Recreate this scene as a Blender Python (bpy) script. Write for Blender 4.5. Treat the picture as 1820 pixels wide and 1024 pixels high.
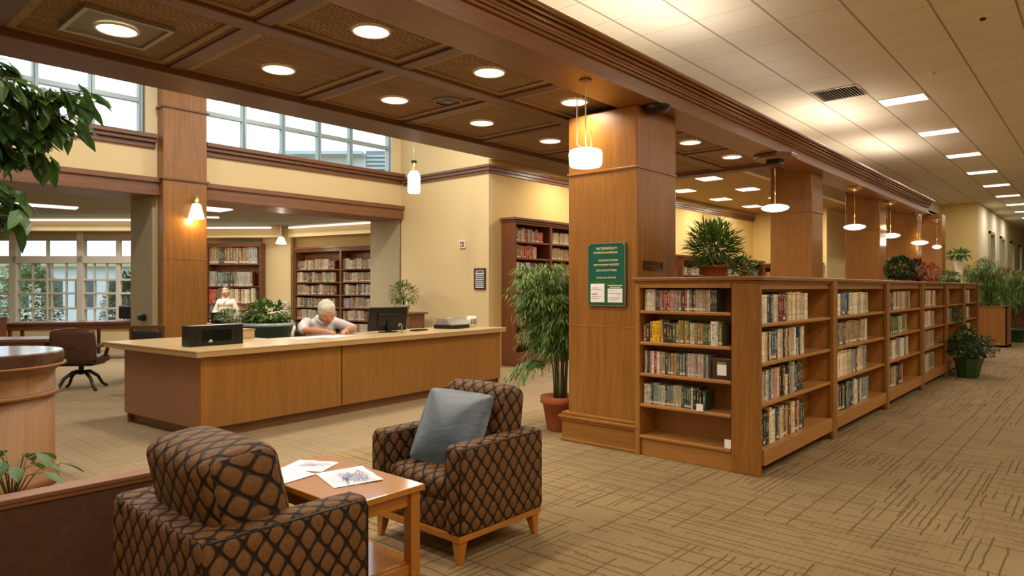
import bpy, math, random
from mathutils import Vector, Matrix, noise
R = math.radians
SC = bpy.context.scene
COL = SC.collection
for _o in list(bpy.data.objects):
    bpy.data.objects.remove(_o)

# ---------------------------------------------------------------- camera
YAW = R(41.45)
cd = bpy.data.cameras.new('camera')
cam = bpy.data.objects.new('camera', cd)
COL.objects.link(cam)
cd.sensor_width = 36
cd.lens = 1200 / 1820 * 36
cd.clip_start = 0.05
cd.clip_end = 300
cam.location = (0, 0, 1.5)
cam.rotation_euler = (R(90), 0, YAW)
SC.camera = cam
# ---------------------------------------------------------------- view, sky
SC.view_settings.view_transform = 'Standard'
SC.view_settings.look = 'None'
SC.view_settings.gamma = 1
SC.view_settings.use_curve_mapping = False
SC.view_settings.exposure = -1.06
wd = bpy.data.worlds.new('sky')
SC.world = wd
wd.use_nodes = True
bg = wd.node_tree.nodes['Background']
bg.inputs[0].default_value = (0.80, 0.90, 1.0, 1)
bg.inputs[1].default_value = 6.0
SC.cycles.max_bounces = 8
SC.cycles.diffuse_bounces = 5
SC.cycles.transparent_max_bounces = 8
SC.cycles.sample_clamp_indirect = 6
SC.cycles.caustics_reflective = False
SC.cycles.caustics_refractive = False


def area(name, loc, sx, sy, power, color=(1, .80, .55), rot=(0, 0, 0), shape='RECTANGLE', parent=None, spread=180):
    l = bpy.data.lights.new(name, 'AREA')
    l.shape = shape
    l.size = sx
    l.size_y = sy
    l.energy = power
    l.color = color
    l.spread = R(spread)
    o = bpy.data.objects.new(name, l)
    COL.objects.link(o)
    o.location = loc
    o.rotation_euler = rot
    if parent is not None:
        o.parent = parent
    return o


def point(name, loc, power, color=(1, .78, .5), r=.05, parent=None):
    l = bpy.data.lights.new(name, 'POINT')
    l.energy = power
    l.color = color
    l.shadow_soft_size = r
    o = bpy.data.objects.new(name, l)
    COL.objects.link(o)
    o.location = loc
    if parent is not None:
        o.parent = parent
    return o


WARM = (1, .88, .69)
NEUT = (1, .95, .87)

# ---------------------------------------------------------------- helpers


def lin(h):
    h = h.lstrip('#')
    out = []
    for i in (0, 2, 4):
        c = int(h[i:i + 2], 16) / 255
        out.append(c / 12.92 if c <= .04045 else ((c + .055) / 1.055) ** 2.4)
    return tuple(out)


def cw(u, z):
    """a floor point u metres to the right and z metres ahead of the tripod"""
    return (-math.sin(YAW) * z + math.cos(YAW) * u, math.cos(YAW) * z + math.sin(YAW) * u)


class MB:
    def __init__(s):
        s.v = []; s.f = []; s.m = []; s.uv = []; s.col = []; s.T = None; s.curcol = None

    def _a(s, pts):
        n = len(s.v)
        if s.T is not None:
            pts = [s.T @ Vector(p) for p in pts]
        s.v.extend([tuple(p) for p in pts])
        return n

    def face(s, idx, m=0, uv=None):
        s.f.append(tuple(idx)); s.m.append(m); s.uv.append(uv); s.col.append(s.curcol)

    def box(s, x0, y0, z0, x1, y1, z1, m=0):
        if x0 > x1: x0, x1 = x1, x0
        if y0 > y1: y0, y1 = y1, y0
        if z0 > z1: z0, z1 = z1, z0
        n = s._a([(x0, y0, z0), (x1, y0, z0), (x1, y1, z0), (x0, y1, z0), (x0, y0, z1), (x1, y0, z1), (x1, y1, z1), (x0, y1, z1)])
        for q in ((0, 3, 2, 1), (4, 5, 6, 7), (0, 1, 5, 4), (1, 2, 6, 5), (2, 3, 7, 6), (3, 0, 4, 7)):
            s.face([n + i for i in q], m)
        return s

    def poly(s, pts, m=0, uv=None):
        n = s._a(pts)
        s.face(range(n, n + len(pts)), m, uv)
        return s

    def prism(s, poly, z0, z1, m=0):
        """poly counter-clockwise in xy"""
        k = len(poly)
        n = s._a([(x, y, z0) for x, y in poly] + [(x, y, z1) for x, y in poly])
        s.face([n + k - 1 - i for i in range(k)], m)
        s.face([n + k + i for i in range(k)], m)
        for i in range(k):
            j = (i + 1) % k
            s.face([n + i, n + j, n + k + j, n + k + i], m)
        return s

    def extr(s, poly, p0, p1, m=0):
        """profile (a: sideways, b: up) swept straight from p0 to p1"""
        p0 = Vector(p0); p1 = Vector(p1)
        d = (p1 - p0).normalized()
        a = d.cross(Vector((0, 0, 1))).normalized()
        b = Vector((0, 0, 1))
        k = len(poly)
        n = s._a([p0 + a * x + b * y for x, y in poly] + [p1 + a * x + b * y for x, y in poly])
        s.face([n + i for i in range(k)], m)
        s.face([n + 2 * k - 1 - i for i in range(k)], m)
        for i in range(k):
            j = (i + 1) % k
            s.face([n + j, n + i, n + k + i, n + k + j], m)
        return s

    def tube(s, pts, rad, n=8, m=0, caps=True):
        pts = [Vector(p) for p in pts]
        if not hasattr(rad, '__len__'):
            rad = [rad] * len(pts)
        t = (pts[1] - pts[0]).normalized()
        a = t.orthogonal().normalized()
        rings = []
        for i, p in enumerate(pts):
            if i == 0: d = pts[1] - pts[0]
            elif i == len(pts) - 1: d = pts[-1] - pts[-2]
            else: d = (pts[i + 1] - pts[i]).normalized() + (pts[i] - pts[i - 1]).normalized()
            if d.length < 1e-9: d = t
            d.normalize()
            a = (a - d * a.dot(d))
            if a.length < 1e-6: a = d.orthogonal()
            a.normalize()
            b = d.cross(a)
            rings.append(s._a([p + (a * math.cos(2 * math.pi * j / n) + b * math.sin(2 * math.pi * j / n)) * rad[i] for j in range(n)]))
        for i in range(len(pts) - 1):
            for j in range(n):
                k = (j + 1) % n
                s.face([rings[i] + j, rings[i] + k, rings[i + 1] + k, rings[i + 1] + j], m)
        if caps:
            s.face([rings[0] + n - 1 - j for j in range(n)], m)
            s.face([rings[-1] + j for j in range(n)], m)
        return s

    def lathe(s, prof, c=(0, 0, 0), n=28, m=0, cap=True):
        rings = [s._a([(c[0] + r * math.cos(2 * math.pi * j / n), c[1] + r * math.sin(2 * math.pi * j / n), c[2] + z) for j in range(n)]) for r, z in prof]
        for i in range(len(prof) - 1):
            for j in range(n):
                k = (j + 1) % n
                s.face([rings[i] + j, rings[i] + k, rings[i + 1] + k, rings[i + 1] + j], m)
        if cap:
            s.face([rings[0] + n - 1 - j for j in range(n)], m)
            s.face([rings[-1] + j for j in range(n)], m)
        return s

    def ball(s, c, r, n=12, m=0, rot=None):
        if not hasattr(r, '__len__'): r = (r, r, r)
        c = Vector(c)
        rows = []
        for i in range(1, n):
            th = math.pi * i / n
            row = []
            for j in range(2 * n):
                ph = math.pi * j / n
                p = Vector((r[0] * math.sin(th) * math.cos(ph), r[1] * math.sin(th) * math.sin(ph), r[2] * math.cos(th)))
                if rot is not None: p = rot @ p
                row.append(c + p)
            rows.append(s._a(row))
        tp = Vector((0, 0, r[2])); bt = Vector((0, 0, -r[2]))
        if rot is not None: tp = rot @ tp; bt = rot @ bt
        t = s._a([c + tp]); b = s._a([c + bt])
        k = 2 * n
        for j in range(k):
            j2 = (j + 1) % k
            s.face([t, rows[0] + j, rows[0] + j2], m)
            s.face([rows[-1] + j2, rows[-1] + j, b], m)
            for i in range(len(rows) - 1):
                s.face([rows[i] + j, rows[i + 1] + j, rows[i + 1] + j2, rows[i] + j2], m)
        return s

    def frame(s, x0, y0, z0, x1, y1, z1, w, plane='z', m=0):
        """four rails round a rectangle, none overlapping; plane is the axis the frame faces"""
        if plane == 'z':
            s.box(x0, y0, z0, x1, y0 + w, z1, m); s.box(x0, y1 - w, z0, x1, y1, z1, m)
            s.box(x0, y0 + w, z0, x0 + w, y1 - w, z1, m); s.box(x1 - w, y0 + w, z0, x1, y1 - w, z1, m)
        else:
            s.box(x0, y0, z0, x1, y1, z0 + w, m); s.box(x0, y0, z1 - w, x1, y1, z1, m)
            s.box(x0, y0, z0 + w, x0 + w, y1, z1 - w, m); s.box(x1 - w, y0, z0 + w, x1, y1, z1 - w, m)
        return s

    def rbox(s, c, h, r, bulge=0.0, M=None, seg=6, m=0, pinch=0.0):
        """soft box: centre c, half sizes h, corner radius r, faces puffed by bulge"""
        def ticks(hh):
            t = [-hh, -hh + r * .3, -hh + r * .65, -hh + r]
            for i in range(1, seg):
                t.append(-hh + r + (2 * hh - 2 * r) * i / seg)
            return t + [hh - r, hh - r * .65, hh - r * .3, hh]
        tk = [ticks(q) for q in h]
        cache = {}

        def vert(p):
            key = tuple(round(q, 6) for q in p)
            if key in cache: return cache[key]
            q = Vector(p)
            inn = Vector([max(-(h[i] - r), min(h[i] - r, q[i])) for i in range(3)])
            d = q - inn
            if d.length > 1e-9:
                nn = d.normalized(); q = inn + nn * r
            else:
                nn = Vector((0, 0, 0))
            if bulge:
                rel = [min(1, abs(q[i] / h[i])) for i in range(3)]
                for i in range(3):
                    j, k = (i + 1) % 3, (i + 2) % 3
                    w = (1 - rel[j] ** 2) * (1 - rel[k] ** 2)
                    q[i] += bulge * w * (q[i] / h[i])
            if pinch:
                rx = abs(q[0] / h[0]); rz = abs(q[2] / h[2])
                e = max(rx, rz) ** 3
                q[1] *= 1 - pinch * e
                cc = (rx * rz)
                q[0] *= 1 - .10 * (1 - rz ** 2) * rx; q[2] *= 1 - .10 * (1 - rx ** 2) * rz
            if M is not None: q = M @ q
            cache[key] = s._a([Vector(c) + q])
            return cache[key]
        for ax in range(3):
            a, b = (ax + 1) % 3, (ax + 2) % 3
            for sg in (-1, 1):
                for i in range(len(tk[a]) - 1):
                    for j in range(len(tk[b]) - 1):
                        q = []; uvs = []
                        for (ii, jj) in ((i, j), (i + 1, j), (i + 1, j + 1), (i, j + 1)):
                            p = [0, 0, 0]; p[ax] = sg * h[ax]; p[a] = tk[a][ii]; p[b] = tk[b][jj]
                            q.append(vert(p))
                            w_ = [p[k_] + c[k_] for k_ in range(3)]
                            uvs.append({0: (w_[1], w_[2]), 1: (w_[0], w_[2]), 2: (w_[0], w_[1])}[ax])
                        if sg < 0: q.reverse(); uvs.reverse()
                        s.face(q, m, uvs)
        return s

    def mesh(s, name, mats, smooth=False):
        me = bpy.data.meshes.new(name)
        me.from_pydata(s.v, [], s.f)
        if not hasattr(mats, '__len__'): mats = [mats]
        for m in mats: me.materials.append(m)
        me.polygons.foreach_set('material_index', s.m)
        if smooth: me.polygons.foreach_set('use_smooth', [True] * len(s.f))
        uvl = me.uv_layers.new(name='UVMap')
        dat = [0.0] * (2 * len(me.loops))
        for fi, p in enumerate(me.polygons):
            u = s.uv[fi]
            if u is None:
                nn = p.normal
                ax, ay, az = abs(nn.x), abs(nn.y), abs(nn.z)
                for li in p.loop_indices:
                    v = s.v[me.loops[li].vertex_index]
                    if az >= ax and az >= ay: q = (v[0], v[1])
                    elif ax >= ay: q = (v[1], v[2])
                    else: q = (v[0], v[2])
                    dat[2 * li], dat[2 * li + 1] = q
            else:
                for k, li in enumerate(p.loop_indices):
                    dat[2 * li], dat[2 * li + 1] = u[k]
        uvl.data.foreach_set('uv', dat)
        if any(c is not None for c in s.col):
            ca = me.color_attributes.new('Col', 'FLOAT_COLOR', 'CORNER')
            arr = []
            for fi, p in enumerate(me.polygons):
                c = s.col[fi] or (1, 1, 1, 1)
                arr.extend(c * len(p.loop_indices))
            ca.data.foreach_set('color', arr)
        me.update()
        return me

    def build(s, name, mats, parent=None, smooth=False, bevel=0, loc=None, rot=None, kind=None):
        o = bpy.data.objects.new(name, s.mesh(name, mats, smooth))
        COL.objects.link(o)
        if parent is not None: o.parent = parent
        if loc is not None: o.location = loc
        if rot is not None: o.rotation_euler = rot
        if bevel:
            b = o.modifiers.new('bevel', 'BEVEL')
            b.width = bevel; b.segments = 2; b.limit_method = 'ANGLE'; b.angle_limit = R(40)
            b.harden_normals = False
        if kind: o['kind'] = kind
        return o


def tag(o, label, cat, group=None, kind=None):
    o['label'] = label; o['category'] = cat
    if group: o['group'] = group
    if kind: o['kind'] = kind
    return o


def thing(name, label, cat, loc=(0, 0, 0), rz=0, group=None):
    o = bpy.data.objects.new(name, None)
    COL.objects.link(o)
    o.empty_display_size = .1
    o.location = loc; o.rotation_euler = (0, 0, rz)
    return tag(o, label, cat, group)


def dup(root, loc, rz=None, label=None, group=None, scale=None):
    r = root.copy(); COL.objects.link(r)
    r.location = loc
    if rz is not None: r.rotation_euler = (0, 0, rz)
    if label: r['label'] = label
    if group: r['group'] = group
    if scale: r.scale = scale
    for ch in list(root.children):
        c = ch.copy(); COL.objects.link(c); c.parent = r
        for g in list(ch.children):
            d = g.copy(); COL.objects.link(d); d.parent = c
    return r


# ---------------------------------------------------------------- materials
def newmat(name):
    m = bpy.data.materials.new(name)
    m.use_nodes = True
    nt = m.node_tree
    b = nt.nodes['Principled BSDF']
    return m, nt, b


def nd(nt, t, **kw):
    n = nt.nodes.new(t)
    for k, v in kw.items():
        if k.startswith('i_'):
            n.inputs[int(k[2:])].default_value = v
        else:
            setattr(n, k, v)
    return n


def mth(nt, op, a, b=None, c=None):
    n = nt.nodes.new('ShaderNodeMath'); n.operation = op
    for i, x in enumerate((a, b, c)):
        if x is None: continue
        if isinstance(x, (int, float)): n.inputs[i].default_value = x
        else: nt.links.new(x, n.inputs[i])
    return n.outputs[0]


def mixc(nt, f, a, b, mode='MIX'):
    n = nt.nodes.new('ShaderNodeMix'); n.data_type = 'RGBA'; n.blend_type = mode
    for i, x in ((0, f), (6, a), (7, b)):
        if isinstance(x, (int, float)): n.inputs[i].default_value = x
        elif isinstance(x, tuple): n.inputs[i].default_value = x if len(x) == 4 else x + (1,)
        else: nt.links.new(x, n.inputs[i])
    return n.outputs[2]


def setbump(nt, b, h, strength=.3, dist=.01):
    bp = nd(nt, 'ShaderNodeBump')
    bp.inputs['Strength'].default_value = strength
    bp.inputs['Distance'].default_value = dist
    nt.links.new(h, bp.inputs['Height'])
    nt.links.new(bp.outputs[0], b.inputs['Normal'])


def plain(name, col, rough=.5, metal=0, spec=.5, var=0.0, scale=8, bump=0):
    if isinstance(col, str): col = lin(col)
    m, nt, b = newmat(name)
    b.inputs['Roughness'].default_value = rough
    b.inputs['Metallic'].default_value = metal
    b.inputs['Specular IOR Level'].default_value = spec
    tc = nd(nt, 'ShaderNodeTexCoord')
    nz = nd(nt, 'ShaderNodeTexNoise'); nz.inputs['Scale'].default_value = scale
    nz.inputs['Detail'].default_value = 4
    nt.links.new(tc.outputs['Object'], nz.inputs['Vector'])
    v = var if var else .04
    c = mixc(nt, nz.outputs[0], tuple(x * (1 - v) for x in col), tuple(min(1, x * (1 + v)) for x in col))
    nt.links.new(c, b.inputs['Base Color'])
    if bump: setbump(nt, b, nz.outputs[0], bump, .01)
    return m


def wood(name, base, dark=None, axis='Z', rough=.33, scale=1.0, contrast=1.0, coat=0.15):
    if isinstance(base, str): base = lin(base)
    if dark is None: dark = tuple(x * (1 - .42 * contrast) for x in base)
    elif isinstance(dark, str): dark = lin(dark)
    m, nt, b = newmat(name)
    tc = nd(nt, 'ShaderNodeTexCoord')
    mp = nd(nt, 'ShaderNodeMapping')
    s = {'X': (1.2, 22, 22), 'Y': (22, 1.2, 22), 'Z': (22, 22, 1.2)}[axis]
    mp.inputs['Scale'].default_value = tuple(q * scale for q in s)
    nt.links.new(tc.outputs['Object'], mp.inputs[0])
    n1 = nd(nt, 'ShaderNodeTexNoise')
    n1.inputs['Scale'].default_value = 1.0; n1.inputs['Detail'].default_value = 6; n1.inputs['Roughness'].default_value = .6
    n1.inputs['Distortion'].default_value = .6
    nt.links.new(mp.outputs[0], n1.inputs['Vector'])
    n2 = nd(nt, 'ShaderNodeTexNoise')
    n2.inputs['Scale'].default_value = 5.0; n2.inputs['Detail'].default_value = 3
    nt.links.new(mp.outputs[0], n2.inputs['Vector'])
    n3 = nd(nt, 'ShaderNodeTexNoise'); n3.inputs['Scale'].default_value = 1.1; n3.inputs['Detail'].default_value = 1
    nt.links.new(tc.outputs['Object'], n3.inputs['Vector'])
    g = mth(nt, 'ADD', mth(nt, 'MULTIPLY', n1.outputs[0], .65), mth(nt, 'MULTIPLY', n2.outputs[0], .35))
    cr = nd(nt, 'ShaderNodeMapRange')
    cr.inputs[1].default_value = .33; cr.inputs[2].default_value = .66
    nt.links.new(g, cr.inputs[0])
    c = mixc(nt, cr.outputs[0], dark, base)
    oi = nd(nt, 'ShaderNodeObjectInfo')
    v = mth(nt, 'ADD', .80, mth(nt, 'ADD', mth(nt, 'MULTIPLY', n3.outputs[0], .32), mth(nt, 'MULTIPLY', oi.outputs['Random'], .10)))
    hs = nd(nt, 'ShaderNodeHueSaturation')
    nt.links.new(c, hs.inputs['Color']); nt.links.new(v, hs.inputs['Value'])
    nt.links.new(hs.outputs[0], b.inputs['Base Color'])
    b.inputs['Roughness'].default_value = rough
    b.inputs['Coat Weight'].default_value = coat
    b.inputs['Coat Roughness'].default_value = .25 if coat < .8 else .12
    setbump(nt, b, g, .08, .004)
    return m


def emit(name, col, strength):
    if isinstance(col, str): col = lin(col)
    m, nt, b = newmat(name)
    b.inputs['Base Color'].default_value = (.9, .9, .9, 1)
    b.inputs['Emission Color'].default_value = col + (1,)
    b.inputs['Emission Strength'].default_value = strength
    return m


M = {}
M['wood_z'] = wood('honey_cherry_wood', '#9E692D', axis='Z')
M['wood_x'] = wood('honey_cherry_wood_across', '#9E692D', axis='X')
M['wood_y'] = wood('honey_cherry_wood_along', '#94602F', axis='Y')
M['wood_soffit'] = wood('brown_cherry_wood_soffit', '#74492A', axis='Y', rough=.45)
M['wood_soffit_x'] = wood('brown_cherry_wood_crossbeam', '#74492A', axis='X', rough=.45)
M['wood_trim'] = wood('walnut_trim', '#805438', axis='Y', rough=.4)
M['wood_header'] = wood('reddish_header_wood', '#8C5C3A', axis='Y', rough=.45)
M['wood_case'] = wood('dark_bookcase_wood', '#7E4826', axis='Z', rough=.4)
M['wood_dark'] = wood('dark_mahogany', '#4A2C1E', axis='X', rough=.3, coat=.9)
M['wood_desk'] = wood('desk_front_wood', '#96662C', axis='Z', scale=.7, contrast=.7)
M['wood_shelf'] = wood('shelf_wood', '#B07A38', axis='Z', contrast=.6)
M['wood_shelf_x'] = wood('shelf_board_wood', '#B27C40', axis='X', contrast=.6)
M['wood_table'] = wood('orange_maple_wood', '#B2701E', axis='X', rough=.28, contrast=.35, coat=.9)
M['wood_panel'] = wood('brown_woven_panel', '#5A3826', axis='X', rough=.6)
M['slat'] = wood('ceiling_slat_wood', '#A8845E', axis='Y', rough=.6, coat=0)
M['slat_back'] = plain('slat_recess_felt', '#1E150F', .95)
M['cream'] = plain('cream_wall_paint', '#E0C896', .75, var=.02, scale=3)
M['cream_hi'] = plain('pale_cream_wall_paint', '#E5D4AC', .75, var=.02)
M['yellow'] = plain('yellow_wall_paint', '#DCBF7C', .75, var=.02)
M['greige'] = plain('grey_green_paint', '#A89C7C', .8, var=.03)
M['mullion'] = plain('pale_window_frame', '#CFC8B8', .5)
M['mullion_alu'] = plain('grey_aluminium_frame', '#9FB0B2', .4, metal=.2)
M['grid'] = plain('white_ceiling_plain', '#D8C8AE', .9)
M['room_ceiling'] = plain('grey_textured_ceiling', '#8E8672', .95, var=.25, scale=60, bump=.3)
M['inner_ceiling'] = plain('tan_ceiling_board', '#A88E5E', .9, var=.08, scale=30)
M['black'] = plain('black_plastic', '#121212', .35)
M['dark_metal'] = plain('dark_grey_metal', '#26241F', .4, metal=.6)
M['steel'] = plain('brushed_steel', '#B8B4A8', .3, metal=.9)
M['brass'] = plain('pale_brass', '#C8B274', .3, metal=.8)
M['leather'] = plain('brown_leather', '#4A2C1E', .35, var=.2, scale=6, bump=.2)
M['black_leather'] = plain('black_leather', '#1A1816', .4)
M['terracotta'] = plain('terracotta_clay', '#A85A34', .8, var=.12)
M['soil'] = plain('potting_soil', '#241810', .95, bump=.5, scale=60)
M['green_pot'] = plain('dark_green_glaze', '#2C4A24', .3)
M['teal_pot'] = plain('dark_teal_planter', '#1F3A34', .35)
M['white'] = plain('white_ceramic', '#E8E2D2', .3)
M['paper'] = plain('white_paper', '#F4F5FA', .7)
M['ink_blue'] = plain('blue_ink', '#6A78B4', .7)
M['ink_black'] = plain('black_ink', '#222222', .7)
M['stem'] = plain('green_brown_stem', '#5A5A32', .7)
M['bark'] = plain('grey_brown_bark', '#5C4A38', .9, bump=.5, scale=30)
M['counter'] = plain('beige_laminate', '#C8AC80', .28, var=.05, scale=40)
M['counter_edge'] = plain('tan_edge_band', '#A9895C', .4)
M['teal_sign'] = plain('teal_sign_board', '#0F5A4C', .35, var=.25, scale=14)
M['sign_text'] = plain('cream_sign_lettering', '#EFE3B0', .5)
M['grey_plastic'] = plain('taupe_plastic', '#7C7264', .35)
M['lamp'] = emit('warm_lit_lens', '#FFE9C4', 9)
M['panel_lamp'] = emit('lit_troffer_diffuser', '#FFF4DF', 6)
M['shade_lit'] = emit('lit_opal_glass', '#FFF0CC', 4.5)
M['strip_lit'] = emit('lit_strip_diffuser', '#FFF6E4', 3.5)
M['skin'] = plain('skin', '#C08263', .5, var=.08, scale=20)
M['skin_pale'] = plain('skin_pale', '#D9A283', .5, var=.06, scale=20)
M['hair_white'] = plain('white_hair', '#CFC9BC', .6, var=.28, scale=70, bump=.8)
M['hair_brown'] = plain('brown_hair', '#4A2C1C', .6, var=.2, scale=60, bump=.4)
M['shirt'] = plain('white_cotton_shirt', '#D2CED0', .85, var=.05, scale=5, bump=1.0)
M['blouse'] = plain('cream_blouse', '#E0CDB8', .85, var=.05, scale=6, bump=1.0)
M['trousers'] = plain('dark_trousers', '#23252C', .85)
M['lips'] = plain('lips', '#A8483C', .5)
M['eye'] = plain('eye_white', '#E8E4DC', .2)
M['red'] = plain('dark_red_petals', '#8C1A1E', .6, var=.3)
M['concrete'] = plain('pale_render', '#C4C8C8', .9)
M['out_ground'] = plain('outdoor_paving', '#9A9A80', .95, var=.2)


def foliage_mat(name, a, b_, rough=.45):
    m, nt, b = newmat(name)
    g = nd(nt, 'ShaderNodeNewGeometry')
    tc = nd(nt, 'ShaderNodeTexCoord')
    nz = nd(nt, 'ShaderNodeTexNoise'); nz.inputs['Scale'].default_value = 5
    nt.links.new(tc.outputs['Object'], nz.inputs['Vector'])
    f = mth(nt, 'ADD', mth(nt, 'MULTIPLY', g.outputs['Random Per Island'], .6), mth(nt, 'MULTIPLY', nz.outputs[0], .4))
    c = mixc(nt, f, lin(a), lin(b_))
    nt.links.new(c, b.inputs['Base Color'])
    b.inputs['Roughness'].default_value = rough
    tr = nd(nt, 'ShaderNodeBsdfTranslucent')
    nt.links.new(c, tr.inputs[0])
    mx = nd(nt, 'ShaderNodeMixShader'); mx.inputs[0].default_value = .22
    nt.links.new(b.outputs[0], mx.inputs[1]); nt.links.new(tr.outputs[0], mx.inputs[2])
    nt.links.new(mx.outputs[0], nt.nodes['Material Output'].inputs[0])
    return m


M['leaf_ficus'] = foliage_mat('broad_green_leaves', '#1E3A16', '#4C7030')
M['leaf_bamboo'] = foliage_mat('narrow_green_leaves', '#2E4E1E', '#88A850')
M['leaf_dark'] = foliage_mat('dark_green_leaves', '#183012', '#3E6228')
M['leaf_mid'] = foliage_mat('mid_green_leaves', '#2C5220', '#7A9C44')
M['leaf_grey'] = foliage_mat('grey_green_leaves', '#34502C', '#8CA070')
M['leaf_out2'] = foliage_mat('outdoor_grey_leaves', '#56704A', '#C0CCA0')
M['leaf_red'] = foliage_mat('dark_red_leaves', '#2E1214', '#7A2E24')
M['leaf_orange'] = foliage_mat('orange_red_leaves', '#5A2A18', '#C0603A')
M['leaf_out'] = foliage_mat('outdoor_leaves', '#6C8A44', '#E0E8B4')


def glass_mat():
    m, nt, b = newmat('window_glass')
    t = nd(nt, 'ShaderNodeBsdfTransparent'); t.inputs[0].default_value = (.93, .97, .98, 1)
    g = nd(nt, 'ShaderNodeBsdfGlossy'); g.inputs['Roughness'].default_value = .02
    mx = nd(nt, 'ShaderNodeMixShader'); mx.inputs[0].default_value = .07
    nt.links.new(t.outputs[0], mx.inputs[1]); nt.links.new(g.outputs[0], mx.inputs[2])
    nt.links.new(mx.outputs[0], nt.nodes['Material Output'].inputs[0])
    return m


M['glass'] = glass_mat()


def acoustic_mat():
    m, nt, b = newmat('acoustic_tile_ceiling')
    tc = nd(nt, 'ShaderNodeTexCoord')
    sp = nd(nt, 'ShaderNodeSeparateXYZ'); nt.links.new(tc.outputs['Object'], sp.inputs[0])

    def lines(sock, off, pitch, w):
        f = mth(nt, 'FRACT', mth(nt, 'DIVIDE', mth(nt, 'SUBTRACT', sock, off - 100 * pitch), pitch))
        return mth(nt, 'LESS_THAN', f, w / pitch)
    lx = lines(sp.outputs[0], -2.04, .665, .022)
    ly = lines(sp.outputs[1], 0.1, .61, .011)
    nz = nd(nt, 'ShaderNodeTexNoise'); nz.inputs['Scale'].default_value = 90
    nt.links.new(tc.outputs['Object'], nz.inputs['Vector'])
    # each tile has its own very slight tone
    cb = nd(nt, 'ShaderNodeCombineXYZ')
    nt.links.new(mth(nt, 'FLOOR', mth(nt, 'DIVIDE', mth(nt, 'SUBTRACT', sp.outputs[0], -2.04 - 66.5), .665)), cb.inputs[0])
    nt.links.new(mth(nt, 'FLOOR', mth(nt, 'DIVIDE', mth(nt, 'SUBTRACT', sp.outputs[1], .1 - 61), .61)), cb.inputs[1])
    wn = nd(nt, 'ShaderNodeTexWhiteNoise'); wn.noise_dimensions = '2D'
    nt.links.new(cb.outputs[0], wn.inputs['Vector'])
    v = mth(nt, 'ADD', .97, mth(nt, 'MULTIPLY', wn.outputs[0], .05))
    base = mixc(nt, nz.outputs[0], lin('#E2DCD0'), lin('#EAE4DA'))
    hs = nd(nt, 'ShaderNodeHueSaturation'); nt.links.new(base, hs.inputs['Color']); nt.links.new(v, hs.inputs['Value'])
    c = mixc(nt, mth(nt, 'MULTIPLY', ly, .45), hs.outputs[0], lin('#8E7C60'))
    c = mixc(nt, mth(nt, 'MULTIPLY', lx, .8), c, lin('#8A7860'))
    nt.links.new(c, b.inputs['Base Color'])
    b.inputs['Roughness'].default_value = .9
    setbump(nt, b, mth(nt, 'SUBTRACT', 1, mth(nt, 'MAXIMUM', lx, ly)), .4, .004)
    return m


M['acoustic'] = acoustic_mat()


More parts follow.
